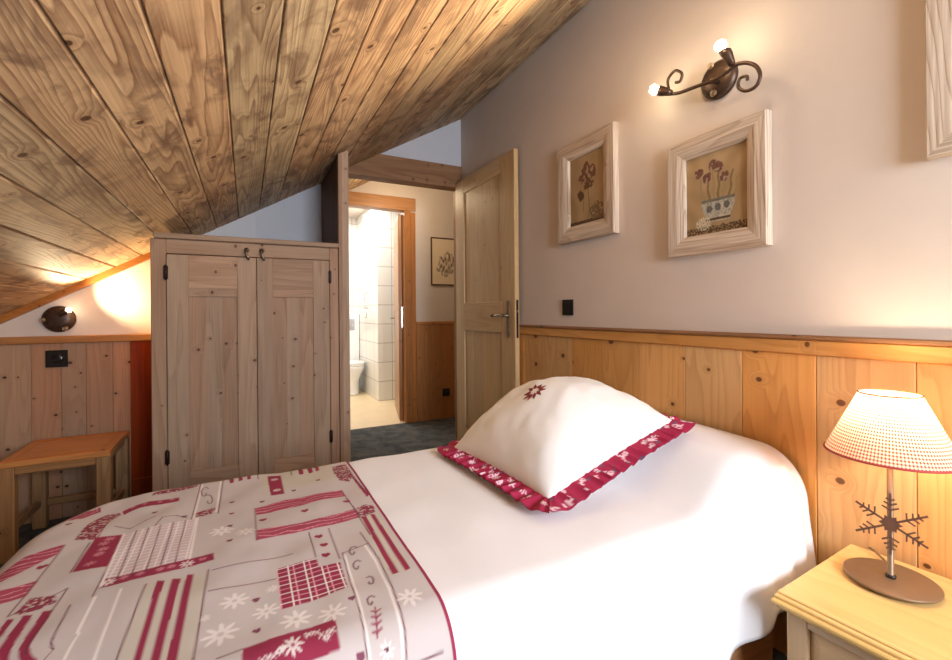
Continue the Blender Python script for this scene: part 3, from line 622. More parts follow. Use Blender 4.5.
def dflower(c, r, p):
    x, y = gi(*p); R = r/ST
    for i in range(int(x-R)-1, int(x+R)+2):
        for j in range(int(y-R)-1, int(y+R)+2):
            dx, dy = i-x, j-y; d = math.hypot(dx, dy); a = math.atan2(dy, dx)
            al = max(0, min(1, R*(.38+.62*math.cos(a*4)**2)-d+.5))*max(0, min(1, d-R*.18+.5))
            setp(i, j, PC[c], al*.75)
def dheart(c, r, p):
    x, y = gi(*p); R = r/ST
    for i in range(int(x-R)-2, int(x+R)+3):
        for j in range(int(y-R)-2, int(y+R)+3):
            a, b_ = (i-x)/R*1.1, (j-y)/R*1.1
            if (a*a+b_*b_-.6)**3-a*a*b_**3 < 0: setp(i, j, PC[c])
def draw(S, ox=0, oy=0):
    sh = lambda P: [(a+ox, b_+oy) for a, b_ in P]
    for s_ in S:
        if s_[0] == 'P': dpoly(s_[1], sh(s_[2]))
        elif s_[0] == 'L': dline(s_[1], s_[2], sh(s_[3]))
        elif s_[0] == 'F': dflower(s_[1], s_[2], sh([s_[3]])[0])
        else: dheart(s_[1], s_[2], sh([s_[3]])[0])
draw(PAT, -.02, -1.04); draw(PAT, 0, 1.04)
draw(PAT)
for i in range(NP-2, NP+1):
    for j in range(NQ+1): paint[i][j] = PC['r']
m = clothmesh(rp0, rp1, rq0, rq1, ST, .0085, paint)
rn = obj('bed_runner', m, 'printed'); tag(rn, 'beige and raspberry patchwork print runner laid across the foot of the bed', 'bed runner')
md = rn.modifiers.new('thickness', 'SOLIDIFY'); md.thickness = .0025; md.offset = -1
del paint

# ------------------------------------------------------------------ throw pillow
PF, PL_, PR, PT = Vector((.675, .915, Z(-.478))), Vector((.655, 1.455, Z(-.485))), Vector((1.205, .965, Z(-.350))), Vector((1.19, 1.49, Z(-.345)))
def pmid(s, t):   # s: F->R, t: F->L, both -1..1
    k = .035
    s2 = s*(1-k*(1-t*t)); t2 = t*(1-k*(1-s*s))
    a, b_ = (s2+1)/2, (t2+1)/2
    return (PF*(1-a)+PR*a)*(1-b_)+(PL_*(1-a)+PT*a)*b_
def phei(s, t):
    f = max(0, (1-abs(s)**2.3)*(1-abs(t)**2.3))
    return .185*f**.56*(1-.22*sm(.05, 1, s))
def ptop(s, t):
    m_ = pmid(s, t); h_ = phei(s, t)
    w_ = .013*noise.noise(Vector((s*2.2, t*2.2, 9)))+.006*noise.noise(Vector((s*5+t*2, t*5-s*3, 2)))
    return m_+Vector((-.10*h_, -.02*h_, h_))+Vector((0, 0, w_*min(1, h_/.05)))
pl = thing('throw_pillow', (.93, 1.2, top_z(.93, 1.2)), 'plump cream pillow with a red flowered ruffle lying on the white bedspread', 'pillow')
m = MB(); N = 64; vs = []; fs = []
for i in range(N+1):
    for j in range(N+1):
        s_, t_ = math.sin(PI/2*(2*i/N-1)), math.sin(PI/2*(2*j/N-1)); vs.append(ptop(s_, t_))
fs = [[i*(N+1)+j, (i+1)*(N+1)+j, (i+1)*(N+1)+j+1, i*(N+1)+j+1] for i in range(N) for j in range(N)]
m.add(vs, fs, smooth=True); vs = []
for i in range(N+1):
    for j in range(N+1):
        s_, t_ = math.sin(PI/2*(2*i/N-1)), math.sin(PI/2*(2*j/N-1)); q = pmid(s_, t_); h_ = phei(s_, t_)
        z = max(q.z-.5*h_, min(q.z, top_z(q.x, q.y)+.012)); vs.append(Vector((q.x, q.y, z)))
m.add(vs, [f[::-1] for f in fs], smooth=True)
obj('pillow_cover', m, 'pillow', pl)
# ruffle
per = []
for k in range(4):
    for i in range(200):
        f = -1+2*i/200
        s_, t_ = ((f, -1), (1, f), (-f, 1), (-1, -f))[k]; per.append((s_, t_))
L = len(per); m = MB(); vs = []; cs = []; NW = 16; R = random.Random(3)
fl_ = [(R.uniform(0, L), R.uniform(2, NW-2)) for _ in range(150)]; gr_ = [(R.uniform(0, L), R.uniform(1, NW-1)) for _ in range(60)]
cR, cW, cG, cD = lin((160, 40, 72)), lin((230, 196, 206)), lin((110, 78, 100)), lin((140, 30, 62))
for i, (s_, t_) in enumerate(per):
    base = pmid(s_, t_); cen = pmid(0, 0); a, b_ = per[(i+1) % L], per[i-1]
    tg = (pmid(*a)-pmid(*b_)); tg.normalize(); out = tg.cross(Vector((0, 0, 1))).normalized()
    cr = max(abs(s_), abs(t_)) and min(abs(s_), abs(t_)); out = (out*(1-sm(.86, 1, cr))+(base-cen).normalized()*sm(.86, 1, cr)).normalized(); out.z = 0
    ph = i*.21+1.5*noise.noise(Vector((i*.03, 0, 0)))
    for j in range(NW+1):
        f = j/NW; wv = math.sin(ph*2)*.6+math.sin(ph*3.7+1)*.4
        q = base+out*(-.004+.064*f*(1+.08*wv))+tg*(.006*f*math.cos(ph*2))
        gz = top_z(q.x, q.y)+.010
        z = (base.z+.004)*(1-f)+max(gz, base.z-.012)*f+.009*f**.6*wv+.006*f
        q.z = max(z, gz+.002+.009*(wv+1)*.5); vs.append(q)
        c_ = cR
        if j > NW-1 or j < 1: c_ = cD
        for u, v in gr_:
            if abs(i-u) < 2 and abs(j-v) < 1.3: c_ = cG
        for u, v in fl_:
            du, dv = (i-u)*1.0, (j-v)*1.25; dd = math.hypot(du, dv)
            if dd < 2.7 and abs(math.cos(2.5*math.atan2(dv, du))) > .55: c_ = cW
        cs.append(c_)
fs = [[i*(NW+1)+j, ((i+1) % L)*(NW+1)+j, ((i+1) % L)*(NW+1)+j+1, i*(NW+1)+j+1] for i in range(L) for j in range(NW)]
m.add(vs, fs, smooth=True, cols=cs); rf = obj('ruffle', m, 'printed', pl)
md = rf.modifiers.new('thickness', 'SOLIDIFY'); md.thickness = .0015; md.offset = 0
# embroidered star
m = MB(); s0, t0 = -.34, -.02
def surf(ds, dt, up=.0022): return ptop(s0+ds, t0+dt)+Vector((0, 0, up))
for k in range(10):
    a = 2*PI*k/10+.2; r0, r1 = .05, .15; wd = .040
    P = [(r0, 0), (r0+.03, wd*.6), (r0+.055, wd*.45), (r1, 0), (r0+.055, -wd*.45), (r0+.03, -wd*.6)]
    pts = [(x*math.cos(a)-y*math.sin(a), x*math.sin(a)+y*math.cos(a)) for x, y in P]
    top = [surf(x, y) for x, y in pts]; bot = [surf(x, y, .0002) for x, y in pts]; n = len(P)
    m.add(top+bot, [list(range(n)), list(range(n, 2*n))[::-1]]+[[i, (i+1) % n, n+(i+1) % n, n+i] for i in range(n)])
obj('embroidered_star', m, 'thread', pl)

# ------------------------------------------------------------------ nightstand
th = math.radians(3.5); Mn = Matrix.Translation((1.066, .60, 0)) @ Matrix.Rotation(th, 4, 'Z')
D, Wd, zt = .42, .46, Z(-.65)
ns = thing('nightstand', Mn @ Vector((.21, -.23, 0)), 'pale pine nightstand with moulded top edge beside the bed', 'nightstand')
b = MB()
b.box(.022, D, -Wd+.006, -.004, zt-.006, zt, 'Y', bev=.002, M=Mn)
b.box(.011, D, -Wd+.004, -.002, zt-.013, zt-.005, 'Y', bev=.002, M=Mn)
b.box(0, D, -Wd, 0, zt-.023, zt-.012, 'Y', bev=.003, M=Mn)
b.box(.012, D, -Wd+.012, -.012, zt-.034, zt-.022, 'Y', bev=.003, M=Mn)
obj('nightstand_top', b, 'night', ns)
b = MB(); zb = zt-.034
b.box(.045, D, -.034, -.022-.0, .05, zb, 'Z', bev=.002, M=Mn).box(.045, D, -Wd+.022, -Wd+.034, .05, zb, 'Z', bev=.002, M=Mn)
b.box(D-.01, D, -Wd+.034, -.034, .05, zb, 'Z', M=Mn).box(.045, D-.01, -Wd+.034, -.034, .05, .065, 'Y', M=Mn)
for y0, y1 in ((-.062, -.022), (-Wd+.022, -Wd+.062)): b.box(.025, .045, y0, y1, .0, zb, 'Z', bev=.002, M=Mn)
for z0, z1 in ((zb-.022, zb), (zb-.175, zb-.15), (.05, .09)): b.box(.026, .045, -Wd+.062, -.062, z0, z1, 'Y', bev=.002, M=Mn)
b.box(D-.03, D, -.062, -.022, 0, .05, M=Mn).box(D-.03, D, -Wd+.022, -Wd+.062, 0, .05, M=Mn)
obj('nightstand_body', b, 'nightbody', ns)
def npanel(name, z0, z1):
    b = MB(); y0, y1 = -Wd+.063, -.063; e_ = .022
    P = [(y0, z0), (y1, z0), (y1, z1), (y0, z1)]; Q = [(y0+e_, z0+e_), (y1-e_, z0+e_), (y1-e_, z1-e_), (y0+e_, z1-e_)]
    vs = [Mn @ Vector((.040, y, z)) for y, z in P]+[Mn @ Vector((.031, y, z)) for y, z in Q]+[Mn @ Vector((.044, y, z)) for y, z in P]
    fs = [[4, 5, 6, 7], [8, 11, 10, 9]]+[[i, (i+1) % 4, 4+(i+1) % 4, 4+i] for i in range(4)]+[[8+i, 8+(i+1) % 4, (i+1) % 4, i] for i in range(4)]
    b.add(vs, fs, 'Y'); o = obj(name, b, 'nightbody', ns)
    zk = (z0+z1)/2; yk = (y0+y1)/2 if name == 'drawer' else y1-.03
    k = MB().lathe([(.007, 0), (.006, .008), (.013, .014), (.014, .020), (.009, .026), (0, .027)], Mn @ Vector((.031, yk, zk)), Mn.to_3x3() @ Vector((-1, 0, 0)), 18)
    obj('knob', k, 'night', o)
npanel('drawer', zb-.149, zb-.023); npanel('door', .091, zb-.176)

# ------------------------------------------------------------------ table lamp
lc = Vector((1.352, .487, zt)); q = thing('table_lamp', lc, 'lit table lamp with checked shade and cut-out metal snowflake on the nightstand', 'lamp')
b = MB().lathe([(0, .006), (.084, .006), (.086, .007), (.088, .010), (.088, .0125), (.086, .014), (.0, .0145)], lc, seg=56)
b.lathe([(.0, 0), (.012, 0), (.012, .007), (0, .007)], lc+Vector((.055, 0, 0)), seg=12).lathe([(.0, 0), (.012, 0), (.012, .007), (0, .007)], lc+Vector((-.03, .045, 0)), seg=12).lathe([(.0, 0), (.012, 0), (.012, .007), (0, .007)], lc+Vector((-.03, -.045, 0)), seg=12)
obj('lamp_base', b, 'lampmetal', q)
b = MB().lathe([(.0, .014), (.0085, .014), (.0085, .019), (.0062, .021), (.0062, .375), (0, .376)], lc, seg=20)
obj('lamp_stem', b, 'lampmetal', q)
obj('stem_ring', MB().lathe([(.006, .014), (.0095, .0145), (.0105, .018), (.0095, .0215), (.006, .022)], lc, seg=24), 'black', q)
# snowflake
nrm = Vector((-.94, -.34, 0)).normalized(); ux = Vector((0, 0, 1)).cross(nrm).normalized(); uz = Vector((0, 0, 1))
so = Vector((lc.x, lc.y, Z(-.506)))+nrm*.0085
m = MB(); hexa = []
for k in range(12):
    a = PI*k/6+PI/12*0; r = .021 if k % 2 else .013; hexa.append((r*math.sin(a), r*math.cos(a)))
m.plate(hexa[::-1], so, ux, uz, .0025)
def strip(x0, y0, x1, y1, w0):
    dx, dy = x1-x0, y1-y0; L_ = math.hypot(dx, dy); px_, py_ = -dy/L_*w0/2, dx/L_*w0/2
    m.plate([(x0+px_, y0+py_), (x0-px_, y0-py_), (x1-px_, y1-py_), (x1+px_, y1+py_)], so, ux, uz, .0025)
for k in range(6):
    a = PI*k/3; u_ = (math.sin(a), math.cos(a))
    strip(u_[0]*.010, u_[1]*.010, u_[0]*.072, u_[1]*.072, .0045)
    for r, l_ in ((.032, .017), (.044, .013), (.055, .009)):
        for sg in (-1, 1):
            aa = a+sg*math.radians(62); strip(u_[0]*r, u_[1]*r, u_[0]*r+math.sin(aa)*l_, u_[1]*r+math.cos(aa)*l_, .0032)
obj('snowflake', m, 'snow', q)
# shade
zs0, zs1, r0, r1 = Z(-.344), Z(-.2005), .1225, .0570
m = MB(); SG = 120; NV = 12; vs = []; ww = []
for j in range(NV+1):
    f = j/NV
    for i in range(SG+1):
        a = 2*PI*i/SG; r = r0+(r1-r0)*f
        vs.append((lc.x+r*math.cos(a), lc.y+r*math.sin(a), zs0+(zs1-zs0)*f)); ww.append(Vector((116*i/SG, f*20, 0)))
m.add(vs, [[j*(SG+1)+i, j*(SG+1)+i+1, (j+1)*(SG+1)+i+1, (j+1)*(SG+1)+i] for j in range(NV) for i in range(SG)], w=ww, smooth=True)
sh = obj('lamp_shade', m, 'shade', q)
def ring(r, z, rr, mat, par, name):
    b = MB(); pts = [(lc.x+r*math.cos(2*PI*i/72), lc.y+r*math.sin(2*PI*i/72), z) for i in range(73)]
    b.tube(pts, rr, 8, cap=False); return obj(name, b, mat, par)
ring(r0, zs0, .0026, 'redtrim', sh, 'bottom_trim'); ring(r1, zs1, .0020, 'shadetrim', sh, 'top_trim')
b = MB()
for k in range(3):
    a = 2*PI*k/3; b.tube([(lc.x+.006*math.cos(a), lc.y+.006*math.sin(a), zs1-.02), (lc.x+r1*math.cos(a), lc.y+r1*math.sin(a), zs1-.001)], .0012, 6)
obj('shade_carrier', b, 'lampmetal', q)
b = MB().lathe([(0, .376), (.010, .376), (.012, .385), (.018, .394), (.018, .404), (.012, .412), (0, .414)], lc-Vector((0, 0, .02)), seg=20)
obj('bulb', b, 'bulb_lamp', q)
b = MB().tube([lc+Vector((.07, .03, .008)), lc+Vector((.10, .05, .006)), lc+Vector((.115, .075, .012)), lc+Vector((.128, .09, .010))], .003, 8)
obj('power_cord', b, 'cord', q)

# ------------------------------------------------------------------ wall lamps
def spiral(pts, r): 
    # smooth a polyline through Catmull-Rom
    P = [Vector(p) for p in pts]; out = []
    for i in range(len(P)-1):
        p0, p1, p2, p3 = P[max(i-1, 0)], P[i], P[i+1], P[min(i+2, len(P)-1)]
        for k in range(6):
            t = k/6; out.append(.5*((2*p1)+(-p0+p2)*t+(2*p0-5*p1+4*p2-p3)*t*t+(-p0+3*p1-3*p2+p3)*t**3))
    return out+[P[-1]]
def head(b, a, c_, r):
    a, c_ = Vector(a), Vector(c_); L_ = (c_-a).length
    b.lathe([(0, 0), (r*.55, .001), (r*.7, L_*.3), (r*.95, L_*.75), (r, L_), (r*.85, L_-.001), (r*.6, L_*.5), (0, L_*.45)], a, (c_-a), 20)
def minispiral(c_, r, n, ux, uy, turns=2.2):
    return [Vector(c_)+(Vector(ux)*math.cos(t)+Vector(uy)*math.sin(t))*r*(.25+.75*i/n) for i in range(n+1) for t in (turns*2*PI*i/n,)]
g = thing('wall_lamp', (1.53, 1.02, Z(.83)), 'brown wrought-iron wall lamp with scroll arms and two lit bulbs above the pictures', 'wall lamp')
b = MB().lathe([(0, .030), (.03, .029), (.055, .024), (.066, .014), (.068, .006), (.068, 0), (0, 0)], (1.53, 1.022, Z(.833)), (-1, 0, 0), 40)
obj('backplate', b, 'iron', g)
b = MB()
arm = [(1.455, 1.17, .831), (1.455, 1.132, .819), (1.455, 1.064, .811), (1.458, .994, .803), (1.455, .943, .808), (1.455, .915, .816), (1.455, .882, .806), (1.455, .851, .780), (1.455, .838, .744), (1.455, .851, .716), (1.455, .883, .715), (1.455, .908, .738), (1.455, .903, .764), (1.455, .881, .762), (1.455, .878, .748)]
P = spiral([(x, y, Z(z)) for x, y, z in arm], .006); b.tube(P, [.0065-.003*max(0, i/len(P)-.4) for i in range(len(P))], 10)
lsc = [(1.455, 1.166, .829), (1.455, 1.180, .854), (1.455, 1.183, .893), (1.455, 1.152, .911), (1.455, 1.122, .886), (1.455, 1.130, .862), (1.455, 1.150, .866)]
P = spiral([(x, y, Z(z)) for x, y, z in lsc], .005); b.tube(P, .0055, 10)
b.tube([(1.50, 1.01, Z(.815)), (1.455, 1.01, Z(.806))], .009, 10)
obj('scroll_arm', b, 'iron', g)
for y, z in ((1.031, .880), (1.022, .778)):
    b = MB().tube(minispiral((1.492, y, Z(z)), .013, 40, (0, 1, 0), (0, 0, 1)), .0014, 6); b.tube([(1.51, y, Z(z)), (1.491, y, Z(z))], .002, 6)
    obj('curl_ornament', b, 'curl', g)
for a, c_, bc in (((1.452, 1.165, .832), (1.437, 1.207, .856), (1.430, 1.226, .867)), ((1.452, .925, .818), (1.432, .938, .868), (1.424, .948, .888))):
    a, c_, bc = [(p[0], p[1], Z(p[2])) for p in (a, c_, bc)]
    b = MB(); head(b, a, c_, .019); hd = obj('lamp_holder', b, 'iron', g)
    dv = (Vector(bc)-Vector(a)).normalized()
    obj('bulb', MB().lathe([(0, -.016), (.012, -.013), (.018, -.004), (.019, .005), (.014, .014), (0, .019)], bc, dv, 20), 'bulb', hd)
g = thing('wall_lamp', (-.905, YD, Z(-.017)), 'round brown iron wall lamp lit on the low white wall over the side table', 'wall lamp')
pc = (-.904, YD, Z(-.018))
b = MB().lathe([(0, .034), (.03, .033), (.055, .027), (.070, .014), (.072, .005), (.072, 0), (0, 0)], pc, (0, -1, 0), 40, sx=1)
obj('backplate', b, 'iron', g)
for x, z in ((-.963, -.022), (-.871, -.070)):
    b = MB().tube(minispiral((x, YD-.040, Z(z)), .013, 40, (1, 0, 0), (0, 0, 1)), .0016, 6); b.tube([(x, YD-.006, Z(z)), (x, YD-.040, Z(z))], .0022, 6)
    obj('curl_ornament', b, 'curl', g)
b = MB(); b.tube([(-.89, YD-.033, Z(.0)), (-.885, YD-.06, Z(.01))], .006, 10); head(b, (-.89, YD-.06, Z(.006)), (-.858, YD-.055, Z(.026)), .018)
hd = obj('lamp_holder', b, 'iron', g)
obj('bulb', MB().lathe([(0, -.012), (.008, -.011), (.013, -.004), (.014, .002), (.010, .009), (0, .012)], (-.850, YD-.054, Z(.031)), (.84, .12, .52), 20), 'bulb', hd)

# ------------------------------------------------------------------ switches
def wallplate(name, c_, n_, w_, h_, label, cat, mat='black', rocker=True):
    c_ = Vector(c_); t_ = thing(name, c_, label, cat)
    def bx(d0, d1, w, h):
        if n_ == 'X': return MB().box(c_.x-d1, c_.x-d0, c_.y-w/2, c_.y+w/2, c_.z-h/2, c_.z+h/2, bev=.002)
        return MB().box(c_.x-w/2, c_.x+w/2, c_.y-d1, c_.y-d0, c_.z-h/2, c_.z+h/2, bev=.002)
    obj('cover_plate', bx(0, .008, w_, h_), mat, t_)
    return t_, bx
t_, bx = wallplate('light_switch', (1.53, 1.885, Z(.022)), 'X', .088, .084, 'black square light switch on the white wall left of the pictures', 'switch', 'grey_dark' if 0 else 'black')
obj('rocker', bx(.008, .012, .055, .055), 'black', t_)
t_, bx = wallplate('dimmer_switch', (-.911, 3.186, Z(-.232)), 'Y', .092, .092, 'black wall plate with round dial in the pine panelling below the round lamp', 'switch')
obj('dial', MB().lathe([(.024, 0), (.024, .004), (.019, .008), (0, .008)], (-.905, 3.179, Z(-.232)), (0, -1, 0), 28), 'black', t_)
t_, bx = wallplate('wall_socket', (1.848, YC-.012, Z(-.83)), 'Y', .08, .08, 'small black socket low on the orange panelling in the corridor', 'socket')
obj('socket_insert', MB().lathe([(.024, 0), (.024, .002), (.020, .003), (0, .001)], (1.848, YC-.0195, Z(-.83)), (0, -1, 0), 24), 'black', t_)
# ------------------------------------------------------------------ pictures
def framed(y0, y1, z0, z1, fw, label, painter, name='picture_frame'):
    g = thing(name, (1.53, (y0+y1)/2, z0), label, 'picture')
    X0_, X1_ = 1.497, 1.529
    b = MB()
    O = [(y0, z0), (y1, z0), (y1, z1), (y0, z1)]
    I = [(y0+fw, z0+fw), (y1-fw, z0+fw), (y1-fw, z1-fw), (y0+fw, z1-fw)]
    for k in range(4):       # four mitred boards, each with an outer step, a slope and an inner lip
        a, b_, c_, d_ = O[k], O[(k+1) % 4], I[(k+1) % 4], I[k]
        lv = lambda p, q_, f: (p[0]+(q_[0]-p[0])*f, p[1]+(q_[1]-p[1])*f)
        prof = ((0, X1_), (0, X0_+.004), (.04, X0_), (.55, X0_+.001), (.8, X0_+.006), (.93, X0_+.009), (1, X0_+.016), (1, X1_))
        vs = [(x, *lv(a, d_, f)) for f, x in prof]+[(x, *lv(b_, c_, f)) for f, x in prof]; n = len(prof)
        b.add(vs, [[i, i+1, n+i+1, n+i] for i in range(n-1)]+[list(range(n)), list(range(n, 2*n))[::-1], [0, n, 2*n-1, n-1]], 'Y' if k % 2 == 0 else 'Z')
    obj('frame', b, 'frame', g)
    ya, yb, za, zb_ = y0+fw+.0005, y1-fw-.0005, z0+fw+.0005, z1-fw-.0005; st = .0022
    ny, nz = round((yb-ya)/st), round((zb_-za)/st); vs = []; cs = []; xx = X0_+.020
    for i in range(ny+1):
        for j in range(nz+1):
            u, v = i/ny, j/nz; vs.append((xx, yb+(ya-yb)*u, za+(zb_-za)*v)); cs.append(painter(u, v))
    fs = [[i*(nz+1)+j, (i+1)*(nz+1)+j, (i+1)*(nz+1)+j+1, i*(nz+1)+j+1] for i in range(ny) for j in range(nz)]
    m = MB(); m.add(vs, fs, cols=cs)
    m.c.append((1, 1, 1)) if False else None
    c2 = obj('canvas', m, 'canvas', g); md = c2.modifiers.new('thickness', 'SOLIDIFY'); md.thickness = .006; md.offset = -1
    return g
def N(u, v, s, k=0): return noise.noise(Vector((u*s, v*s, k)))
def mixc(a, b_, f): return tuple(x+(y-x)*f for x, y in zip(a, b_))
bgA, bgB = lin((186, 160, 122)), lin((150, 124, 88))
brn, red_, grn, wht, blu, drk = lin((100, 70, 52)), lin((124, 86, 78)), lin((124, 108, 72)), lin((196, 188, 166)), lin((108, 116, 116)), lin((88, 68, 50))
def art_pot(u, v):
    c_ = mixc(bgA, bgB, .5+.6*N(u, v, 5)); c_ = mixc(c_, bgB, .5*(1-v))
    if v < .09+.02*N(u, v, 20): c_ = drk if N(u, v, 40, 2) > -.1 else bgB
    # stems and blooms
    for i, x0 in enumerate((.30, .40, .48, .55, .62, .72, .80)):
        lean = (x0-.52)*.35; hh = (.78, .70, .84, .80, .66, .72, .62)[i]
        if .40 < v < hh:
            xx = x0+lean*(v-.4)/.4+.01*math.sin(v*30+i)
            if abs(u-xx) < .016+.012*(hh-v): c_ = grn if (i % 2) else mixc(grn, bgA, .4)
        bx_, by_ = x0+lean*(hh-.4)/.4, hh
        d_ = math.hypot((u-bx_)*1.0, (v-by_)*1.2)
        if i < 5 and d_ < .075+.03*N(u, v, 18, i): c_ = mixc(red_, brn, .5+N(u, v, 30, i)) if N(u, v, 24, 5) > -.25 else mixc(red_, wht, .4)
    # pot
    if .14 < v < .42:
        hw = .27*(.72+.28*sm(.14, .36, v))
        if abs(u-.54) < hw:
            c_ = mixc(wht, blu, .35+.3*N(u, v, 9))
            if v > .385: c_ = mixc(grn, blu, .6)
            for px_, py_ in ((.40, .30), (.54, .31), (.68, .32)):
                if math.hypot(u-px_, (v-py_)*1.1) < .05: c_ = mixc(blu, drk, .4)
            if N(u, v, 34, 7) > .22: c_ = mixc(c_, drk, .5)
            if .15 < v < .18: c_ = drk
    if math.hypot(u-.30, (v-.13)*1.6) < .13 and N(u, v, 45, 3) > -.05: c_ = wht
    return c_
def art_flower(u, v):
    c_ = mixc(bgA, bgB, .4+.6*N(u, v, 4)); c_ = mixc(c_, lin((134, 108, 74)), .35)
    if v < .05+.02*N(u, v, 20): c_ = drk
    if abs(u-(.55+.03*math.sin(v*7))) < .012 and .06 < v < .6: c_ = grn
    if abs(u-(.40+.1*(v-.2))) < .010 and .18 < v < .42: c_ = grn
    if math.hypot((u-.52)/.24, (v-.72)/.15) < 1+.5*N(u, v, 9) and N(u, v, 14, 4) > -.15: c_ = mixc(brn, red_, .4+.6*N(u, v, 20))
    if math.hypot((u-.56)/.12, (v-.56)/.08) < 1+.5*N(u, v, 12) and N(u, v, 16, 2) > -.1: c_ = brn
    if math.hypot((u-.33)/.10, (v-.42)/.08) < 1+.4*N(u, v, 12): c_ = mixc(brn, drk, .4)
    if math.hypot((u-.80)/.22, (v-.14)/.13) < 1+.3*N(u, v, 12) and N(u, v, 22, 8) > -.2: c_ = mixc(drk, bgB, .4)
    return c_
framed(.845, 1.225, Z(.211), Z(.650), .072, 'limewashed picture frame with potted tulips painting, directly below the two-bulb wall lamp', art_pot)
framed(1.515, 1.927, Z(.360), Z(.868), .082, 'limewashed picture frame with brown flower sprig painting, nearest the open door', art_flower)
framed(.05, .467, Z(.372), Z(.86), .085, 'limewashed picture frame cut off by the right edge, high above the table lamp', art_pot)
# corridor picture
g = thing('picture_frame', (1.82, YC, Z(.29)), 'thin dark-framed pale drawing hanging in the corridor above the orange panelling', 'picture')
b = MB(); x0, x1, z0, z1, fw = 1.692, 1.99, Z(.283), Z(.778), .012
b.box(x0, x1, YC-.018, YC, z0, z0+fw, 'X').box(x0, x1, YC-.018, YC, z1-fw, z1, 'X').box(x0, x0+fw, YC-.018, YC, z0+fw, z1-fw).box(x1-fw, x1, YC-.018, YC, z0+fw, z1-fw)
obj('frame', b, 'darkframe', g)
m = MB(); vs = []; cs = []; nx, nz = 100, 160; cp, cg = lin((226, 208, 180)), lin((128, 112, 96))
for i in range(nx+1):
    for j in range(nz+1):
        u, v = i/nx, j/nz; vs.append((x0+fw+(x1-x0-2*fw)*u, YC-.008, z0+fw+(z1-z0-2*fw)*v))
        d_ = math.hypot((u-.62)/.42, (v-.42)/.26); c_ = cp
        if d_ < 1+.35*N(u, v, 7): c_ = mixc(cp, cg, max(0, min(1, .55+1.2*N(u, v, 12))))
        cs.append(c_)
m.add(vs, [[i*(nz+1)+j, (i+1)*(nz+1)+j, (i+1)*(nz+1)+j+1, i*(nz+1)+j+1] for i in range(nx) for j in range(nz)], cols=cs)
o = obj('drawing', m, 'canvas', g); md = o.modifiers.new('thickness', 'SOLIDIFY'); md.thickness = .004; md.offset = 0

# ------------------------------------------------------------------ toilet and bathroom fittings
tx, ty = 1.268, 6.2
g = thing('toilet', (tx, ty, 0), 'white ceramic toilet against the tiles at the far end of the bathroom', 'toilet')
b = MB()
secs = [(0.0, .11, .20, .02), (.03, .105, .19, .02), (.16, .10, .18, .01), (.26, .13, .21, 0), (.34, .17, .245, 0), (.385, .18, .255, 0), (.40, .175, .25, 0)]
vs = []; SG = 36
for z, rx, ry, dy in secs:
    for k in range(SG):
        a = 2*PI*k/SG; c_, s_ = math.cos(a), math.sin(a); y = s_*ry
        if s_ > 0: y = min(y*1.25, ry); x = rx*(abs(c_)**.6)*(1 if c_ > 0 else -1)
        else: x = rx*c_
        vs.append((tx+x, ty+dy+y, z))
n = len(secs); fs = [[i*SG+k, i*SG+(k+1) % SG, (i+1)*SG+(k+1) % SG, (i+1)*SG+k] for i in range(n-1) for k in range(SG)]
fs += [list(range(SG))[::-1], [(n-1)*SG+k for k in range(SG)]]
b.add(vs, fs, smooth=True); obj('toilet_bowl', b, 'ceramic', g)
b = MB(); poly = [(tx+.178*math.cos(2*PI*k/36), ty-.02+(.235 if math.sin(2*PI*k/36) < 0 else .22)*math.sin(2*PI*k/36)) for k in range(36)]
b.prism(poly, .402, .418, 'Z', smooth=False); obj('seat', b, 'ceramic', g)
b = MB(); b.prism(poly, .420, .438, 'Z', smooth=False); obj('lid', b, 'ceramic', g)
g = thing('toilet_cistern', (tx, 6.52, 0), 'boxed white cistern panel directly behind the toilet', 'cistern')
obj('cistern_box', MB().box(.32, 1.455, 6.50, 6.598, 0.002, 1.10, bev=.006), 'ceramic', g)
obj('flush_plate', MB().box(tx-.12, tx+.12, 6.488, 6.50, .86, 1.02, bev=.004), 'chrome', g)
g = MB()
g.tube([(1.4605, 6.0, Z(.28)), (1.42, 6.0, Z(.28)), (1.415, 6.0, Z(.27)), (1.415, 6.0, Z(.08)), (1.42, 6.0, Z(.07)), (1.4605, 6.0, Z(.07))], .008, 10)
tag(obj('grab_bar', g, 'chrome'), 'slim chrome grab bar on the white bathroom side wall, above the toilet', 'grab bar')
g = MB()
g.tube([(1.4605, 5.9, Z(.02)), (1.42, 5.9, Z(.02)), (1.418, 5.9, Z(-.06)), (1.418, 5.99, Z(-.06))], .006, 10)
tag(obj('paper_holder', g, 'chrome'), 'bent chrome paper holder on the white bathroom side wall below the grab bar', 'holder')

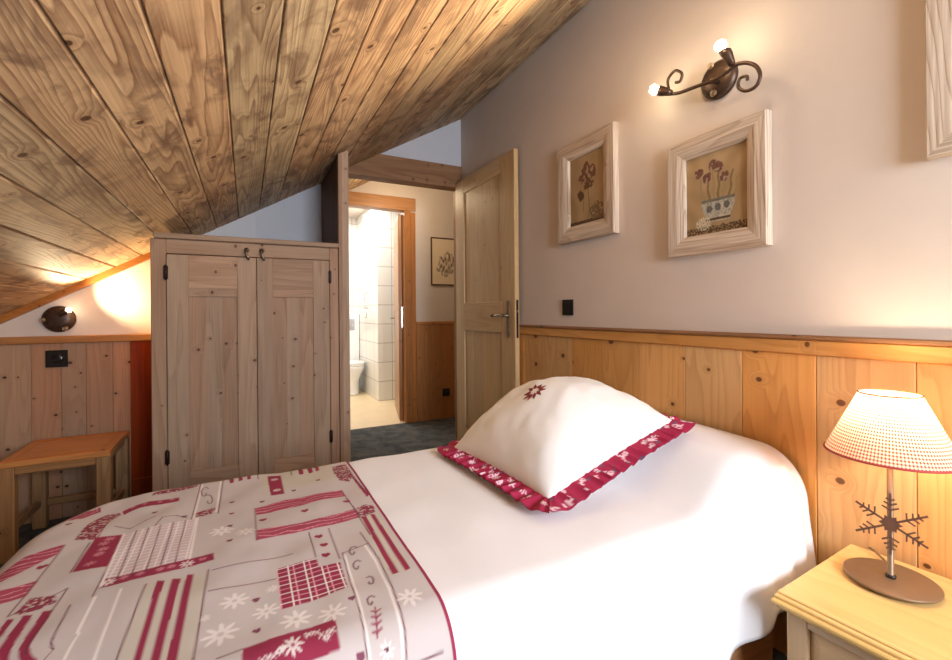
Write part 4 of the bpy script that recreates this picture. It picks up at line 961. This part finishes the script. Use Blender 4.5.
# ------------------------------------------------------------------ light
def light(kind, name, loc, e, c_, size=.02, rot=None, to=None, **kw):
    L_ = bpy.data.lights.new(name, kind); L_.energy = e; L_.color = c_
    if kind == 'AREA': L_.shape = 'RECTANGLE'; L_.size, L_.size_y = size
    else: L_.shadow_soft_size = size
    for k, v in kw.items(): setattr(L_, k, v)
    o = bpy.data.objects.new(name, L_); col.objects.link(o); o.location = loc
    if to is not None: o.rotation_euler = (Vector(to)-Vector(loc)).to_track_quat('-Z', 'Y').to_euler()
    return o
WARM = (1, .70, .40); WARM2 = (1, .80, .54)
light('AREA', 'window_daylight', ((wx0+wx1)/2, YN+.01, (wz0+wz1)/2), 66, (.84, .91, 1), (.85, .85), to=((wx0+wx1)/2-.4, 2, .9))
light('POINT', 'table_lamp_light', lc+Vector((0, 0, .405)), 5.2, WARM2, .022)
light('SPOT', 'wall_lamp_light', (1.408, 1.240, Z(.885)), 34, WARM2, .012, to=(.3, 1.55, 2.05), spot_size=math.radians(100), spot_blend=.7)
light('SPOT', 'wall_lamp_light', (1.402, .958, Z(.915)), 42, WARM2, .012, to=(.3, 1.1, 2.1), spot_size=math.radians(100), spot_blend=.7)
light('POINT', 'wall_lamp_glow', (1.34, 1.25, Z(.89)), .7, WARM2, .03)
light('POINT', 'wall_lamp_glow', (1.34, .94, Z(.91)), .9, WARM2, .03)
light('SPOT', 'round_wall_lamp_light', (-.825, YD-.095, Z(.045)), 34, (1, .74, .44), .012, to=(-.825+.85, YD-.095-.34, Z(.045)+.36), spot_size=math.radians(138), spot_blend=.7)
light('AREA', 'bathroom_ceiling_light', (1.1, 5.4, 2.45), 36, (1, .96, .90), (.8, 1.6), to=(1.1, 5.4, 0))
light('POINT', 'corridor_light', (1.25, 3.75, 2.15), 9, WARM2, .08)
wd = bpy.data.worlds.new('daylight'); sc.world = wd; wd.use_nodes = True
bg = wd.node_tree.nodes['Background']; bg.inputs[0].default_value = (.75, .86, 1, 1); bg.inputs[1].default_value = 1.5

# ------------------------------------------------------------------ camera
cd = bpy.data.cameras.new('camera'); cam = bpy.data.objects.new('camera', cd); col.objects.link(cam); sc.camera = cam
cd.sensor_fit = 'HORIZONTAL'; cd.sensor_width = 36; cd.lens = 445.0143/952*36; cd.clip_start = .02
cd.shift_y = -(330-312.79)/952
yaw, pitch, roll = .477145, -.001036, -.0083267
F = Vector((math.sin(yaw)*math.cos(pitch), math.cos(yaw)*math.cos(pitch), math.sin(pitch)))
R_ = Vector((math.cos(yaw), -math.sin(yaw), 0)); U = R_.cross(F)
R2 = math.cos(roll)*R_+math.sin(roll)*U; U2 = -math.sin(roll)*R_+math.cos(roll)*U
mw = Matrix.Identity(4)
for i in range(3): mw[i][0], mw[i][1], mw[i][2] = R2[i], U2[i], -F[i]
mw.translation = Vector((0, 0, H)); cam.matrix_world = mw
vs_ = sc.view_settings; vs_.view_transform = 'Standard'; vs_.look = 'None'; vs_.gamma = 1; vs_.use_curve_mapping = False
vs_.exposure = 0.22
